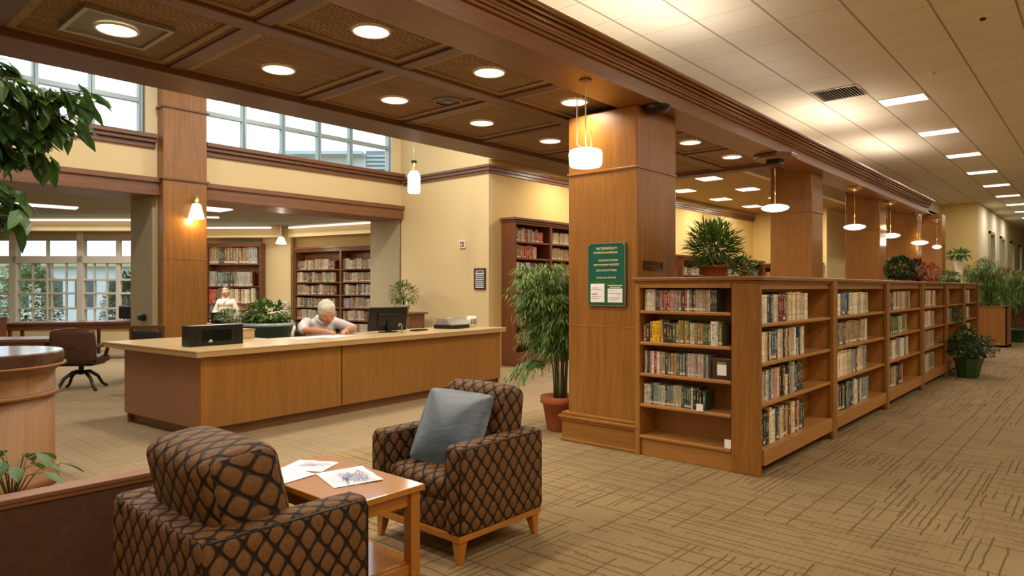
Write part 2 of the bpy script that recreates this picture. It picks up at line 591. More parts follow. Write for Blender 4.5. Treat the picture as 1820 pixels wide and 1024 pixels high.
def carpet_mat():
    m, nt, b = newmat('tan_patterned_carpet')
    tc = nd(nt, 'ShaderNodeTexCoord')
    dz = nd(nt, 'ShaderNodeTexNoise'); dz.inputs['Scale'].default_value = 6
    nt.links.new(tc.outputs['Object'], dz.inputs['Vector'])
    dv = nd(nt, 'ShaderNodeVectorMath', operation='MULTIPLY_ADD')
    nt.links.new(dz.outputs['Color'], dv.inputs[0]); dv.inputs[1].default_value = (.022, .022, 0)
    nt.links.new(tc.outputs['Object'], dv.inputs[2])
    sp = nd(nt, 'ShaderNodeSeparateXYZ'); nt.links.new(dv.outputs[0], sp.inputs[0])
    X, Y = sp.outputs[0], sp.outputs[1]

    def wn(a, b_, seed):
        cb = nd(nt, 'ShaderNodeCombineXYZ')
        nt.links.new(a, cb.inputs[0]); nt.links.new(b_, cb.inputs[1]); cb.inputs[2].default_value = seed
        w = nd(nt, 'ShaderNodeTexWhiteNoise'); w.noise_dimensions = '3D'
        nt.links.new(cb.outputs[0], w.inputs['Vector'])
        return w.outputs[0]

    def cell(s, p): return mth(nt, 'FLOOR', mth(nt, 'DIVIDE', s, p))
    def fr(s, p): return mth(nt, 'FRACT', mth(nt, 'DIVIDE', s, p))

    def segs(a, b_, pa, pb, w, thr, seed):
        """lines at constant a, broken into pieces pb long"""
        ca = cell(a, pa)
        off = mth(nt, 'MULTIPLY', wn(ca, ca, seed + 7.3), pb)
        cb = cell(mth(nt, 'ADD', b_, off), pb)
        on = mth(nt, 'GREATER_THAN', wn(ca, cb, seed), thr)
        ln = mth(nt, 'LESS_THAN', fr(a, pa), w / pa)
        return mth(nt, 'MULTIPLY', on, ln)
    # tiles of .61 where lines run mostly one way or the other
    tile = wn(cell(X, .61), cell(Y, .61), 3.1)
    t1 = mth(nt, 'GREATER_THAN', tile, .35)
    a1 = segs(X, Y, .047, .36, .010, .42, 1.0)
    a2 = segs(X, Y, .170, .62, .011, .45, 5.0)
    b1 = segs(Y, X, .078, .22, .010, .36, 2.0)
    b2 = segs(Y, X, .155, .42, .011, .35, 9.0)
    ma = mth(nt, 'MAXIMUM', mth(nt, 'MULTIPLY', a1, mth(nt, 'SUBTRACT', 1, mth(nt, 'MULTIPLY', t1, .75))), a2)
    mb = mth(nt, 'MAXIMUM', mth(nt, 'MULTIPLY', b1, t1), b2)
    msk = mth(nt, 'MAXIMUM', ma, mb)
    # the quieter carpet field on the desk side: fine ribs, daylight greyness painted in
    fine = mth(nt, 'MULTIPLY', mth(nt, 'LESS_THAN', fr(X, .026), .45), .55)
    desk = mth(nt, 'LESS_THAN', X, -5.25)
    n1 = nd(nt, 'ShaderNodeTexNoise'); n1.inputs['Scale'].default_value = 190; n1.inputs['Detail'].default_value = 3
    nt.links.new(tc.outputs['Object'], n1.inputs['Vector'])
    n2 = nd(nt, 'ShaderNodeTexNoise'); n2.inputs['Scale'].default_value = 1.6; n2.inputs['Detail'].default_value = 3
    nt.links.new(tc.outputs['Object'], n2.inputs['Vector'])
    base = mixc(nt, n2.outputs[0], lin('#7F6C4E'), lin('#A28A64'))
    grey = mixc(nt, n2.outputs[0], lin('#958062'), lin('#AF9B7A'))  # greyer base paints the daylight into the desk-side field
    spk = nd(nt, 'ShaderNodeMapRange'); spk.inputs[1].default_value = .35; spk.inputs[2].default_value = .65
    spk.inputs[3].default_value = .72; spk.inputs[4].default_value = 1.2
    nt.links.new(n1.outputs[0], spk.inputs[0])
    c = mixc(nt, mth(nt, 'MULTIPLY', msk, .70), base, lin('#4C3B24'))
    g2 = mixc(nt, mth(nt, 'ADD', fine, mth(nt, 'MULTIPLY', msk, .25)), grey, lin('#5C4B38'))
    c = mixc(nt, desk, c, g2)
    hs = nd(nt, 'ShaderNodeHueSaturation'); nt.links.new(c, hs.inputs['Color']); nt.links.new(spk.outputs[0], hs.inputs['Value'])
    nt.links.new(hs.outputs[0], b.inputs['Base Color'])
    b.inputs['Roughness'].default_value = .95
    b.inputs['Specular IOR Level'].default_value = .15
    h = mth(nt, 'SUBTRACT', n1.outputs[0], mth(nt, 'MULTIPLY', msk, .5))
    setbump(nt, b, h, .5, .004)
    return m


M['carpet'] = carpet_mat()


def lattice_mat():
    m, nt, b = newmat('brown_lattice_upholstery')
    tc = nd(nt, 'ShaderNodeTexCoord')
    nz = nd(nt, 'ShaderNodeTexNoise'); nz.inputs['Scale'].default_value = 7
    nt.links.new(tc.outputs['UV'], nz.inputs['Vector'])
    dv = nd(nt, 'ShaderNodeVectorMath', operation='MULTIPLY_ADD')
    nt.links.new(nz.outputs['Color'], dv.inputs[0]); dv.inputs[1].default_value = (.030, .034, 0)
    nt.links.new(tc.outputs['UV'], dv.inputs[2])
    sp = nd(nt, 'ShaderNodeSeparateXYZ'); nt.links.new(dv.outputs[0], sp.inputs[0])
    u = mth(nt, 'DIVIDE', sp.outputs[0], .088)
    v = mth(nt, 'DIVIDE', sp.outputs[1], .112)
    a = mth(nt, 'SUBTRACT', mth(nt, 'FRACT', mth(nt, 'ADD', mth(nt, 'ADD', u, v), 50)), .5)
    c_ = mth(nt, 'SUBTRACT', mth(nt, 'FRACT', mth(nt, 'ADD', mth(nt, 'SUBTRACT', u, v), 50)), .5)
    aa, bb = mth(nt, 'ABSOLUTE', a), mth(nt, 'ABSOLUTE', c_)
    p = mth(nt, 'POWER', mth(nt, 'ADD', mth(nt, 'POWER', aa, 3.6), mth(nt, 'POWER', bb, 3.6)), 1 / 3.6)
    mr = nd(nt, 'ShaderNodeMapRange'); mr.interpolation_type = 'SMOOTHSTEP'
    mr.inputs[1].default_value = .385; mr.inputs[2].default_value = .44
    nt.links.new(p, mr.inputs[0])
    # a dark cord along the lattice line with a slim brown gap beside it
    cord = mth(nt, 'GREATER_THAN', mth(nt, 'MAXIMUM', aa, bb), .455)
    n2 = nd(nt, 'ShaderNodeTexNoise'); n2.inputs['Scale'].default_value = 60; n2.inputs['Detail'].default_value = 4
    nt.links.new(tc.outputs['UV'], n2.inputs['Vector'])
    base = mixc(nt, n2.outputs[0], lin('#52361E'), lin('#845C34'))
    cc = mixc(nt, mr.outputs[0], base, lin('#46301E'))
    cc = mixc(nt, mth(nt, 'MAXIMUM', cord, mth(nt, 'MULTIPLY', mr.outputs[0], .66)), cc, lin('#150D08'))
    nt.links.new(cc, b.inputs['Base Color'])
    b.inputs['Roughness'].default_value = .62
    b.inputs['Specular IOR Level'].default_value = .3
    h = mth(nt, 'SUBTRACT', 1, mth(nt, 'MULTIPLY', mth(nt, 'POWER', p, 2.0), 3))
    h = mth(nt, 'ADD', h, mth(nt, 'MULTIPLY', cord, .5))
    setbump(nt, b, h, .7, .012)
    return m


M['lattice'] = lattice_mat()


def satin_mat():
    m, nt, b = newmat('blue_grey_satin')
    tc = nd(nt, 'ShaderNodeTexCoord')
    mp = nd(nt, 'ShaderNodeMapping'); mp.inputs['Scale'].default_value = (3, 3, 7); mp.inputs['Rotation'].default_value = (0, .6, 0)
    nt.links.new(tc.outputs['Object'], mp.inputs[0])
    nz = nd(nt, 'ShaderNodeTexNoise'); nz.inputs['Scale'].default_value = 2; nz.inputs['Detail'].default_value = 3; nz.inputs['Distortion'].default_value = 1.2
    nt.links.new(mp.outputs[0], nz.inputs['Vector'])
    c = mixc(nt, nz.outputs[0], lin('#3E4B59'), lin('#536375'))
    nt.links.new(c, b.inputs['Base Color'])
    b.inputs['Roughness'].default_value = .42
    b.inputs['Sheen Weight'].default_value = .4
    setbump(nt, b, nz.outputs[0], .28, .02)
    return m


M['satin'] = satin_mat()


def cover_mat(name, stuff):
    m, nt, b = newmat(name)
    if stuff:
        at = nd(nt, 'ShaderNodeAttribute'); at.attribute_name = 'Col'
        col, seed = at.outputs['Color'], at.outputs['Alpha']
    else:
        oi = nd(nt, 'ShaderNodeObjectInfo')
        col, seed = oi.outputs['Color'], oi.outputs['Random']
    tc = nd(nt, 'ShaderNodeTexCoord')
    sp = nd(nt, 'ShaderNodeSeparateXYZ'); nt.links.new(tc.outputs['UV'], sp.inputs[0])
    x, z = sp.outputs[0], sp.outputs[1]
    spine = mth(nt, 'LESS_THAN', x, 1.001)

    def wn(a, b_, c):
        cb = nd(nt, 'ShaderNodeCombineXYZ')
        nt.links.new(a, cb.inputs[0]); nt.links.new(b_, cb.inputs[1])
        nt.links.new(mth(nt, 'ADD', mth(nt, 'MULTIPLY', seed, 61.7), c), cb.inputs[2])
        w = nd(nt, 'ShaderNodeTexWhiteNoise'); w.noise_dimensions = '3D'
        nt.links.new(cb.outputs[0], w.inputs['Vector'])
        return w.outputs[0]
    zero = mth(nt, 'MULTIPLY', x, 0)
    r1, r2, r3 = wn(zero, zero, 1), wn(zero, zero, 2), wn(zero, zero, 3)
    # lettering: small marks inside a block of the spine
    lo = mth(nt, 'ADD', .22, mth(nt, 'MULTIPLY', r1, .2)); hi = mth(nt, 'ADD', .62, mth(nt, 'MULTIPLY', r2, .3))
    blk = mth(nt, 'MULTIPLY', mth(nt, 'GREATER_THAN', z, lo), mth(nt, 'LESS_THAN', z, hi))
    inx = mth(nt, 'MULTIPLY', mth(nt, 'GREATER_THAN', x, .25), mth(nt, 'LESS_THAN', x, .75))
    txt = mth(nt, 'GREATER_THAN', wn(mth(nt, 'FLOOR', mth(nt, 'MULTIPLY', x, 6)), mth(nt, 'FLOOR', mth(nt, 'MULTIPLY', z, 46)), 4), .45)
    t = mth(nt, 'MULTIPLY', mth(nt, 'MULTIPLY', blk, inx), txt)
    lum = nd(nt, 'ShaderNodeRGBToBW'); nt.links.new(col, lum.inputs[0])
    tcol = mixc(nt, mth(nt, 'GREATER_THAN', lum.outputs[0], .18), lin('#D8C9A0'), lin('#3A2C24'))
    # bands
    bnd = mth(nt, 'LESS_THAN', mth(nt, 'ABSOLUTE', mth(nt, 'SUBTRACT', z, mth(nt, 'ADD', .84, mth(nt, 'MULTIPLY', r3, .1)))), .014)
    bnd = mth(nt, 'MAXIMUM', bnd, mth(nt, 'LESS_THAN', mth(nt, 'ABSOLUTE', mth(nt, 'SUBTRACT', z, .2)), .01))
    # shelf-mark sticker
    stk = mth(nt, 'MULTIPLY', mth(nt, 'MULTIPLY', mth(nt, 'GREATER_THAN', z, .05), mth(nt, 'LESS_THAN', z, .15)), mth(nt, 'GREATER_THAN', r2, .45))
    n1 = nd(nt, 'ShaderNodeTexNoise'); n1.inputs['Scale'].default_value = 9; n1.inputs['Detail'].default_value = 4
    nt.links.new(tc.outputs['UV'], n1.inputs['Vector'])
    v = mth(nt, 'ADD', .92, mth(nt, 'MULTIPLY', n1.outputs[0], .5))
    hs = nd(nt, 'ShaderNodeHueSaturation'); nt.links.new(col, hs.inputs['Color']); nt.links.new(v, hs.inputs['Value'])
    c = mixc(nt, mth(nt, 'MULTIPLY', spine, mth(nt, 'MULTIPLY', t, .75)), hs.outputs[0], tcol)
    c = mixc(nt, mth(nt, 'MULTIPLY', spine, mth(nt, 'MULTIPLY', bnd, .6)), c, tcol)
    c = mixc(nt, mth(nt, 'MULTIPLY', spine, stk), c, lin('#D8D2BE'))
    nt.links.new(c, b.inputs['Base Color'])
    b.inputs['Roughness'].default_value = .45
    return m


M['cover'] = cover_mat('printed_book_cover', False)
M['cover_far'] = cover_mat('printed_book_cover_rows', True)
M['pages'] = plain('book_page_edges', '#C9BC9C', .9, var=.1, scale=90)

# ================================================================ THE SETTING
XA, XB = -11.4, -12.4          # room face and back face of the thick wall with the openings
YB, XC = 9.3, -8.8             # wall beside the printer, wall with the tall bookcases
ZC = 4.4                       # acoustic ceiling over the aisle
ZI = 3.95                      # ceiling of the inner room
ZR = 3.15                      # reading-room ceiling
ZS = 3.175                     # underside of the beams
ST = 'structure'

mb = MB(); mb.box(-24, -4.2, -.1, 4.2, 46, 0)
mb.build('floor', M['carpet'], kind=ST)

mb = MB(); mb.box(-4.45, -4.2, ZC, 4.2, 46, ZC + .1)
mb.build('ceiling', M['acoustic'], kind=ST)
mb = MB(); mb.box(XA - .3, -4.2, 5.7, -4.45, 10.6, 5.8)
mb.build('ceiling_high', M['cream_hi'], kind=ST)
mb = MB(); mb.box(XC - .1, 9.42, ZI, -4.4, 28, ZI + .1)
mb.build('ceiling_inner', M['inner_ceiling'], kind=ST)
mb = MB(); mb.box(-24, -4.2, ZR, XB, 18, ZR + .1)
mb.build('ceiling_reading', M['room_ceiling'], kind=ST)
# riser above the soffit, carrying the high part
mb = MB(); mb.box(-4.5, -4.2, 3.40, -4.4, 46, ZC)
mb.build('wall_riser', M['cream_hi'], kind=ST)
mb = MB(); mb.box(XC, 9.32, ZI, -4.5, 9.42, 5.7)
mb.build('wall_upper_end', M['cream_hi'], kind=ST)

# right and rear walls (behind the tripod)
MB().box(4.1, -4.2, 0, 4.2, 46, ZC).build('wall_right', M['cream'], kind=ST)
MB().box(-24, -4.3, 0, 4.2, -4.2, 5.8).build('wall_rear', M['cream'], kind=ST)
MB().box(-3.3, 46, 0, 4.2, 46.1, ZC).build('wall_far', M['cream'], kind=ST)

# wall A: pier + header + clerestory wall
YW1 = (-4.2, 4.34); YW2 = (5.03, YB)
wa = MB()
wa.box(XA, -4.2, 3.22, XB, YB + .3, 3.86)                        # band between header and clerestory
for y0, y1 in ((4.34, 5.03), (YB - .0, YB + .3)):
    wa.box(XA, y0, 0, XB, y1, 3.86)
wa.build('wall_left', M['cream'], kind=ST)
wa2 = MB()
wa2.box(XA, 4.16, 3.86, XA - .24, 5.11, 5.7)
wa2.box(XA, YB - .24, 3.86, XA - .24, YB + .3, 5.7)
wa2.box(XA, -4.2, 5.5, XA - .24, YB, 5.7)
wa2.build('wall_left_clerestory', M['cream_hi'], kind=ST)
# jamb faces of the deep openings in grey green
jb = MB()
jb.box(XB - .02, 4.30, 0, XA - .10, 4.34, 3.0)
jb.box(XB - .02, YB - .04, 0, XA - .02, YB, 3.0)
jb.build('trim_1', M['greige'], kind=ST)
# header (wood band below the cream wall)
hd = MB()
hd.box(XA + .10, -4.2, 2.97, XB + .2, 4.34, 3.20)
hd.box(XA + .10, 5.03, 2.97, XB + .2, YB + .0, 3.20)
hd.box(XA + .14, -4.2, 3.17, XA, 4.34, 3.25)
hd.box(XA + .14, 5.03, 3.17, XA, YB, 3.25)
hd.build('trim_2', M['wood_header'], kind=ST, bevel=.008)
# clerestory sill moulding
sm = MB()
for y0, y1 in ((-4.2, 4.30), (5.07, YB)):
    sm.box(XA + .16, y0, 3.86, XA - .35, y1, 3.93)
    sm.box(XA + .11, y0, 3.80, XA - .05, y1, 3.86)
    sm.box(XA + .05, y0, 3.72, XA - .05, y1, 3.80)
sm.build('trim_3', M['wood_trim'], kind=ST, bevel=.01)

# clerestory windows
def clerestory(n, ys, zb, zt, xg):
    w = bpy.data.objects.new('window_%d' % n, None); COL.objects.link(w); w['kind'] = ST
    f = MB()
    for i, y in enumerate(ys):
        wd_ = .075 if 0 < i < len(ys) - 1 else .06
        f.box(xg - .05, y - wd_ / 2, zb, xg + .05, y + wd_ / 2, zt)
        f.box(xg - .02, y - .012, zb, xg + .075, y + .012, zt)
    for z, h in ((zb, .05), (4.44, .07), (zt - .05, .05)):
        f.box(xg - .045, ys[0], z, xg + .045, ys[-1], z + h)
    f.build('window_frame', M['mullion_alu'], w)
    g = MB(); g.box(xg - .004, ys[0], zb, xg + .004, ys[-1], zt)
    g.build('pane', M['glass'], w)


clerestory(1, [5.13, 5.83, 6.59, 7.35, 8.08, 9.02 - .18 + .22], 3.93, 5.5, XA - .12)
clerestory(2, [-4.1, -2.7, -1.3, .1, 1.5, 2.0, 2.72, 3.44, 4.12], 3.93, 5.5, XA - .12)

# wall B and wall C
MB().box(XA - .1, YB, 0, XC, YB + .12, 5.7).build('wall_beside_desk', M['cream'], kind=ST)
MB().box(XC - .12, YB + .12, 0, XC, 27.5, 5.7).build('wall_bookcases', M['yellow'], kind=ST)
tb = MB()
prof = [(0, 3.70), (.03, 3.70), (.03, 3.745), (.055, 3.745), (.055, 3.80), (.09, 3.82), (.09, 3.86), (0, 3.86)]
for i in range(1):
    tb.box(XA + .1, YB - .03, 3.68, XC + .03, YB, 3.73)
    tb.box(XA + .1, YB - .06, 3.73, XC + .06, YB, 3.79)
    tb.box(XA + .1, YB - .09, 3.79, XC + .09, YB, 3.84)
    tb.box(XC, YB, 3.68, XC + .03, 27.5, 3.73)
    tb.box(XC, YB, 3.73, XC + .06, 27.5, 3.79)
    tb.box(XC, YB, 3.79, XC + .09, 27.5, 3.84)
tb.build('trim_4', M['wood_trim'], kind=ST, bevel=.006)
# far walls of the inner room
MB().box(XC, 22.0, 0, -6.6, 22.1, ZI).build('wall_inner_end', M['yellow'], kind=ST)
MB().box(-6.6, 22.0, 0, -6.5, 27.5, ZI).build('wall_inner_return', M['cream'], kind=ST)
# pier at the end of the aisle and the window wall after it
MB().box(-6.6, 27.5, 0, -3.3, 27.6, ZC).build('wall_pier', M['yellow'], kind=ST)
wp = MB()
ysw = [(30.2, 31.6), (33.6, 35.0), (37.4, 38.8), (41.0, 42.4)]
y = 27.6
for a, b_ in ysw:
    wp.box(-3.4, y, 0, -3.3, a, ZC)
    wp.box(-3.4, a, 0, -3.3, b_, .6); wp.box(-3.4, a, 3.6, -3.3, b_, ZC)
    y = b_
wp.box(-3.4, y, 0, -3.3, 46, ZC)
wp.build('wall_aisle_left', M['cream_hi'], kind=ST)
for i, (a, b_) in enumerate(ysw):
    w = bpy.data.objects.new('window_%d' % (4 + i), None); COL.objects.link(w); w['kind'] = ST
    f = MB()
    f.box(-3.42, a, .6, -3.24, a + .09, 3.6); f.box(-3.42, b_ - .09, .6, -3.24, b_, 3.6)
    f.box(-3.42, a, 3.5, -3.24, b_, 3.6); f.box(-3.42, a, .6, -3.24, b_, .7); f.box(-3.38, a, 2.3, -3.32, b_, 2.36)
    f.build('window_frame', M['greige'], w)
    MB().box(-3.36, a, .6, -3.35, b_, 3.6).build('pane', M['glass'], w)

# ---------------------------------------------------------------- reading room walls
RP = [cw(-18.5, 16.5), cw(-8.75, 16.5), cw(-8.75, 18.9), cw(-6.75, 18.9), cw(-6.15, 18.5), cw(-6.1, 18.7), cw(-2.9, 16.9)]


def wall_seg(name, a, b_, z0, z1, mat, t=.12, gaps=None):
    a = Vector((a[0], a[1], 0)); b_ = Vector((b_[0], b_[1], 0))
    d = b_ - a
    L = d.length
    o = MB().box(0, 0, z0, L, t, z1).build(name, mat, loc=a, rot=(0, 0, math.atan2(d.y, d.x)), kind=ST)
    return o


wall_seg('wall_reading_side', RP[1], RP[2], 0, ZR, M['cream'])
wall_seg('wall_reading_back', RP[2], RP[3], 0, ZR, M['cream_hi'])
wall_seg('wall_reading_corner', cw(-6.85, 18.55), cw(-6.0, 18.3), 0, ZR, M['cream'])
wall_seg('wall_reading_books', RP[5], RP[6], 0, ZR, M['yellow'])
wall_seg('wall_reading_right', RP[6], (XB, YB + .2), 0, ZR, M['cream'])
MB().box(-24.1, -4.2, 0, -24, 1.4, ZR).build('wall_reading_left', M['cream'], kind=ST)
# soft cove band in front of the back walls
for i, (a, b_) in enumerate(((cw(-18.5, 16.0), cw(-8.3, 16.0)), (cw(-8.6, 18.2), cw(-6.2, 18.1)), (cw(-6.0, 18.1), cw(-2.8, 16.3)))):
    wall_seg('trim_%d' % (5 + i), a, b_, 2.86, ZR, M['cream'], .5)

# window wall of the reading room (local x along the wall, local z up)
P0 = Vector((RP[0][0], RP[0][1], 0))
ww = bpy.data.objects.new('window_3', None); COL.objects.link(ww)
ww.location = P0; ww.rotation_euler = (0, 0, YAW); ww['kind'] = ST
Lw = 9.75


def xw(px): return (px - 910) / 1200 * 16.5 + 18.5


fr = MB()
xs = [(xw(26), .17), (xw(145), .15), (xw(-95), .17), (xw(-215), .17), (xw(-335), .17)]
for x, w_ in xs:
    fr.box(x - w_ / 2, -.08, .6, x + w_ / 2, .10, 2.95)
for x in (xw(211), xw(248), xw(85), xw(-40), xw(-155)):
    fr.box(x - (.05 if x > xw(150) else .02), -.04, .6, x + (.05 if x > xw(150) else .02), .06, 2.75)
for px_ in (58, 92, 118, 168, 190):
    fr.box(xw(px_) - .015, -.02, .66, xw(px_) + .015, .04, 2.10)
fr.box(0, -.10, .52, Lw, .12, .66)
fr.box(0, -.08, 2.10, Lw, .10, 2.28)
for z in (1.00, 1.37, 1.70):
    fr.box(0, -.03, z - .025, Lw, .05, z + .025)
fr.build('window_frame', M['mullion'], ww, bevel=.006)
MB().box(0, .02, .6, Lw, .03, 2.8).build('pane', M['glass'], ww)
wall_seg('wall_below_windows', RP[0], RP[1], 0, .56, M['cream'])
MB().box(0, -.06, 2.66, Lw, .12, 2.86).build('trim_8', M['greige'], loc=P0, rot=(0, 0, YAW), kind=ST)

# ---------------------------------------------------------------- beams and the coffered soffit
bm_ = MB()
bm_.box(-3.42, -4.2, ZS, -3.03, 17.6, 3.40)
bm_.build('trim_9', M['wood_y'], kind=ST)
cr = MB()
for (x1, z0, z1) in ((-3.005, 3.30, 3.325), (-2.985, 3.352, 3.375), (-2.955, 3.375, 3.395), (-2.935, 3.405, 3.425), (-2.90, 3.425, 3.455)):
    cr.box(-3.2, -4.2, z0, x1, 17.6, z1)
cr.box(-3.2, -4.2, 3.33, -3.0, 17.6, 3.44)
cr.build('trim_10', M['wood_y'], kind=ST, bevel=.008)
ob = MB(); ob.box(-5.98, -4.2, ZS, -5.50, 9.42, 3.60)
ob.box(-5.98, 9.30, ZS, -3.4, 9.5, 3.40); ob.box(-5.98, 9.35, 3.40, -4.5, 9.45, 3.96)
ob.build('trim_11', M['wood_soffit'], kind=ST, bevel=.006)
mbm = MB(); mbm.box(-4.28, -4.2, ZS + .03, -4.12, 9.35, 3.40)
mbm.build('trim_12', M['wood_soffit'], kind=ST, bevel=.008)
YX = [-3.65, -2.48, -1.31, -.12, 1.05, 2.22, 3.40, 4.56, 5.73, 6.90, 8.08, 9.30]
cb_ = MB()
for yy in YX:
    cb_.box(-5.50, yy - .055, ZS + .04, -4.28, yy + .055, 3.40)
    cb_.box(-4.12, yy - .055, ZS + .04, -3.42, yy + .055, 3.40)
    # stepped bead on both flanks
    cb_.box(-5.50, yy - .08, ZS + .055, -4.28, yy + .08, 3.36)
    cb_.box(-4.12, yy - .08, ZS + .055, -3.42, yy + .08, 3.36)
cb_.build('trim_13', M['wood_soffit_x'], kind=ST, bevel=.006)
sof = bpy.data.objects.new('ceiling_soffit', None); COL.objects.link(sof); sof['kind'] = ST
for k in range(len(YX) - 1):
    y0, y1 = YX[k] + .08, YX[k + 1] - .08
    for x0, x1 in ((-5.50, -4.28), (-4.12, -3.42)):
        p = MB()
        p.box(x0, y0, 3.275, x1, y1, 3.34, 1)
        # border battens and slats
        bw = .05
        p.frame(x0, y0, 3.235, x1, y1, 3.274, bw)
        n = int((x1 - x0 - 2 * bw) / .030)
        pw = (x1 - x0 - 2 * bw) / n
        for i in range(n):
            xx = x0 + bw + i * pw
            p.box(xx + pw * .2, y0 + bw, 3.251, xx + pw * .82, y1 - bw, 3.275)
        p.build('slat_panel', [M['slat'], M['slat_back']], sof)

# beyond the wooden soffit: beam continues over pillars, its lining on the inner side
MB().box(-4.39, 9.51, 3.402, -3.42, 21.4, 3.425).build('trim_14', M['wood_soffit'], kind=ST)

# ---------------------------------------------------------------- outside
MB().box(-60, -30, -.35, XB - 5, 60, -.3).build('ground', M['out_ground'], kind=ST)


# ================================================================ WOODEN PILLARS
def pillar_parts(t, w, d, h, trims, face_mat=None):
    """local: x 0..w, y 0..d"""
    b = MB(); b.box(0, 0, 0, w, d, h)
    b.build('shaft', M['wood_z'], t, bevel=.012)
    tr = MB()
    for z, hh, p in trims:
        tr.box(-p, -p, z, w + p, d + p, z + hh)
    tr.build('band_moulding', M['wood_x'], t, bevel=.006)
    bs = MB()
    bs.box(-.045, -.045, 0, w + .02, d + .02, .20)
    bs.box(-.06, -.06, .20, w + .03, d + .03, .225)
    bs.box(-.075, -.075, .225, w + .04, d + .04, .255)
    bs.box(-.05, -.05, .255, w + .02, d + .02, .285)
    bs.box(-.055, -.055, 0, w + .024, d + .024, .03)
    bs.build('plinth', M['wood_x'], t, bevel=.008)


PL = ['thick wooden pillar carrying the green notice board, nearest the armchairs',
      'wooden pillar behind the low bookcase, second along the beam',
      'wooden pillar behind the low bookcase, third along the beam, beside the round bush',
      'wooden pillar at the far end of the low bookcase, last but one along the beam',
      'last wooden pillar under the far end of the beam']
PY = [5.37, 10.15, 14.0, 17.3, 20.3]
PG = 'square wooden pillars under the beam'
for i, yy in enumerate(PY):
    t = thing('wooden_pillar', PL[i], 'pillar', (-4.0 if i == 0 else -3.80, yy, 0), 0, PG)
    pillar_parts(t, .78 if i == 0 else .60, .74 if i == 0 else .5, ZS if i == 0 else 3.40, [(2.60, .022, .010), (1.13, .008, .003)])
    if i == 0:
        v = MB()
        v.box(.781, .10, 1.67, .796, .46, 1.682); v.box(.781, .10, 1.738, .796, .46, 1.75)
        v.box(.781, .10, 1.682, .796, .12, 1.738); v.box(.781, .44, 1.682, .796, .46, 1.738)
        for q in range(3):
            v.box(.781, .12, 1.690 + q * .016, .79, .44, 1.697 + q * .016)
        v.build('vent_grille', M['wood_dark'], t)
t = thing('wooden_pillar', 'reddish wooden pillar with a lit cone sconce, between the reading room openings', 'pillar', (XA - .0, 4.34, 0), 0)
b = MB(); b.box(0, 0, 0, .23, .69, 5.7); b.build('shaft', M['wood_z'], t, bevel=.01)
tr = MB()
for z, hh, p in ((3.22, .035, .03), (4.36, .03, .03), (1.96, .012, .006)):
    tr.box(-.0, -p, z, .23 + p, .69 + p, z + hh)
tr.build('band_moulding', M['wood_trim'], t, bevel=.006)

# ================================================================ LAMPS
def ordn(i): return ['first', 'second', 'third', 'fourth', 'fifth', 'sixth', 'seventh', 'eighth', 'ninth', 'tenth', 'eleventh', 'twelfth'][i]


def downlight(loc, label, group, r=.118, power=28, square=False):
    t = thing('downlight', label, 'ceiling light', loc, 0, group)
    MB().lathe([(r * 1.02, 0), (r * 1.02, -.012), (r * 1.13, -.008), (r * 1.14, .0)], n=28, cap=False).build('trim_ring', M['white'], t, smooth=True)
    MB().lathe([(.001, -.006), (r * 1.02, -.004), (r * 1.02, .02), (.001, .02)], n=28, cap=False).build('lens', M['lamp'], t, smooth=False)
    area('lamp_glow', (0, 0, -.02), 2 * r, 2 * r, power, WARM, (0, 0, 0), 'DISK', t, 150)
    return t


ZP = 3.250
LL = [(YX[i] + YX[i + 1]) / 2 for i in range(len(YX) - 1)]
lab = {5: 'round downlight in the left coffer row just beyond the framed one', 6: 'round downlight in the left coffer row, sharing its coffer with the dark grille',
       7: 'round downlight in the left coffer row, two coffers short of the pillar sconce side', 8: 'small round downlight in the left coffer row nearest the thick pillar'}
DG = 'round downlights in the slatted coffers'
for k, yy in enumerate(LL):
    if k < 2: continue
    if k == 4:
        t = downlight((-4.97, yy, ZP - .02), 'round downlight inside a square metal frame, near the corner above the tree', DG)
        fr = MB(); s = .27
        fr.frame(-s, -s, -.01, s, s, .02, .03)
        fr.build('square_frame', M['steel'], t)
        pl = MB(); pl.poly([(-s, -s, .004), (-s, s, .004), (s, s, .004), (s, -s, .004)])
        pl.build('backing_plate', M['grey_plastic'], t)
        continue
    downlight((-4.97, yy, ZP), 'round downlight in the desk-side coffer row, %s coffer from the framed light' % ordn(k - 4) if k > 4 else 'round downlight in the desk-side coffer row, %s coffer before the framed light' % ordn(3 - k), DG)
for k, yy in enumerate(LL):
    if k < 3: continue
    downlight((-3.76, yy, ZP), 'round downlight in the aisle-side coffer row, %s coffer along the beam' % ordn(max(0, k - 4)) if k > 3 else 'round downlight in the aisle-side coffer row, behind the chairs', DG, power=30)

# inner ceiling lights
IG = 'square lit panels in the inner ceiling'
n = 0
for X in (-5.3, -6.65, -7.95):
    for j in range(5):
        Y = 11.2 + 2.15 * j + (.8 if X == -6.65 else 0)
        rn = {-5.3: 'row nearest the pillars', -6.65: 'middle row', -7.95: 'row nearest the tall bookcases'}[X]
        if X == -5.3:
            downlight((X, Y, ZI), 'small round downlight in the inner ceiling, %s light of the %s' % (ordn(j), rn), 'small downlights in the inner ceiling', .085, 30)
        else:
            t = thing('ceiling_panel_light', 'square lit panel in the inner ceiling, %s of the %s' % (ordn(j), rn), 'ceiling light', (X, Y, ZI), 0, IG)
            MB().box(-.24, -.24, -.02, .24, .24, 0).build('frame', M['white'], t)
            MB().box(-.22, -.22, -.03, .22, .22, -.015).build('diffuser', M['panel_lamp'], t)
            area('lamp_glow', (0, 0, -.04), .44, .44, 75, WARM, parent=t)
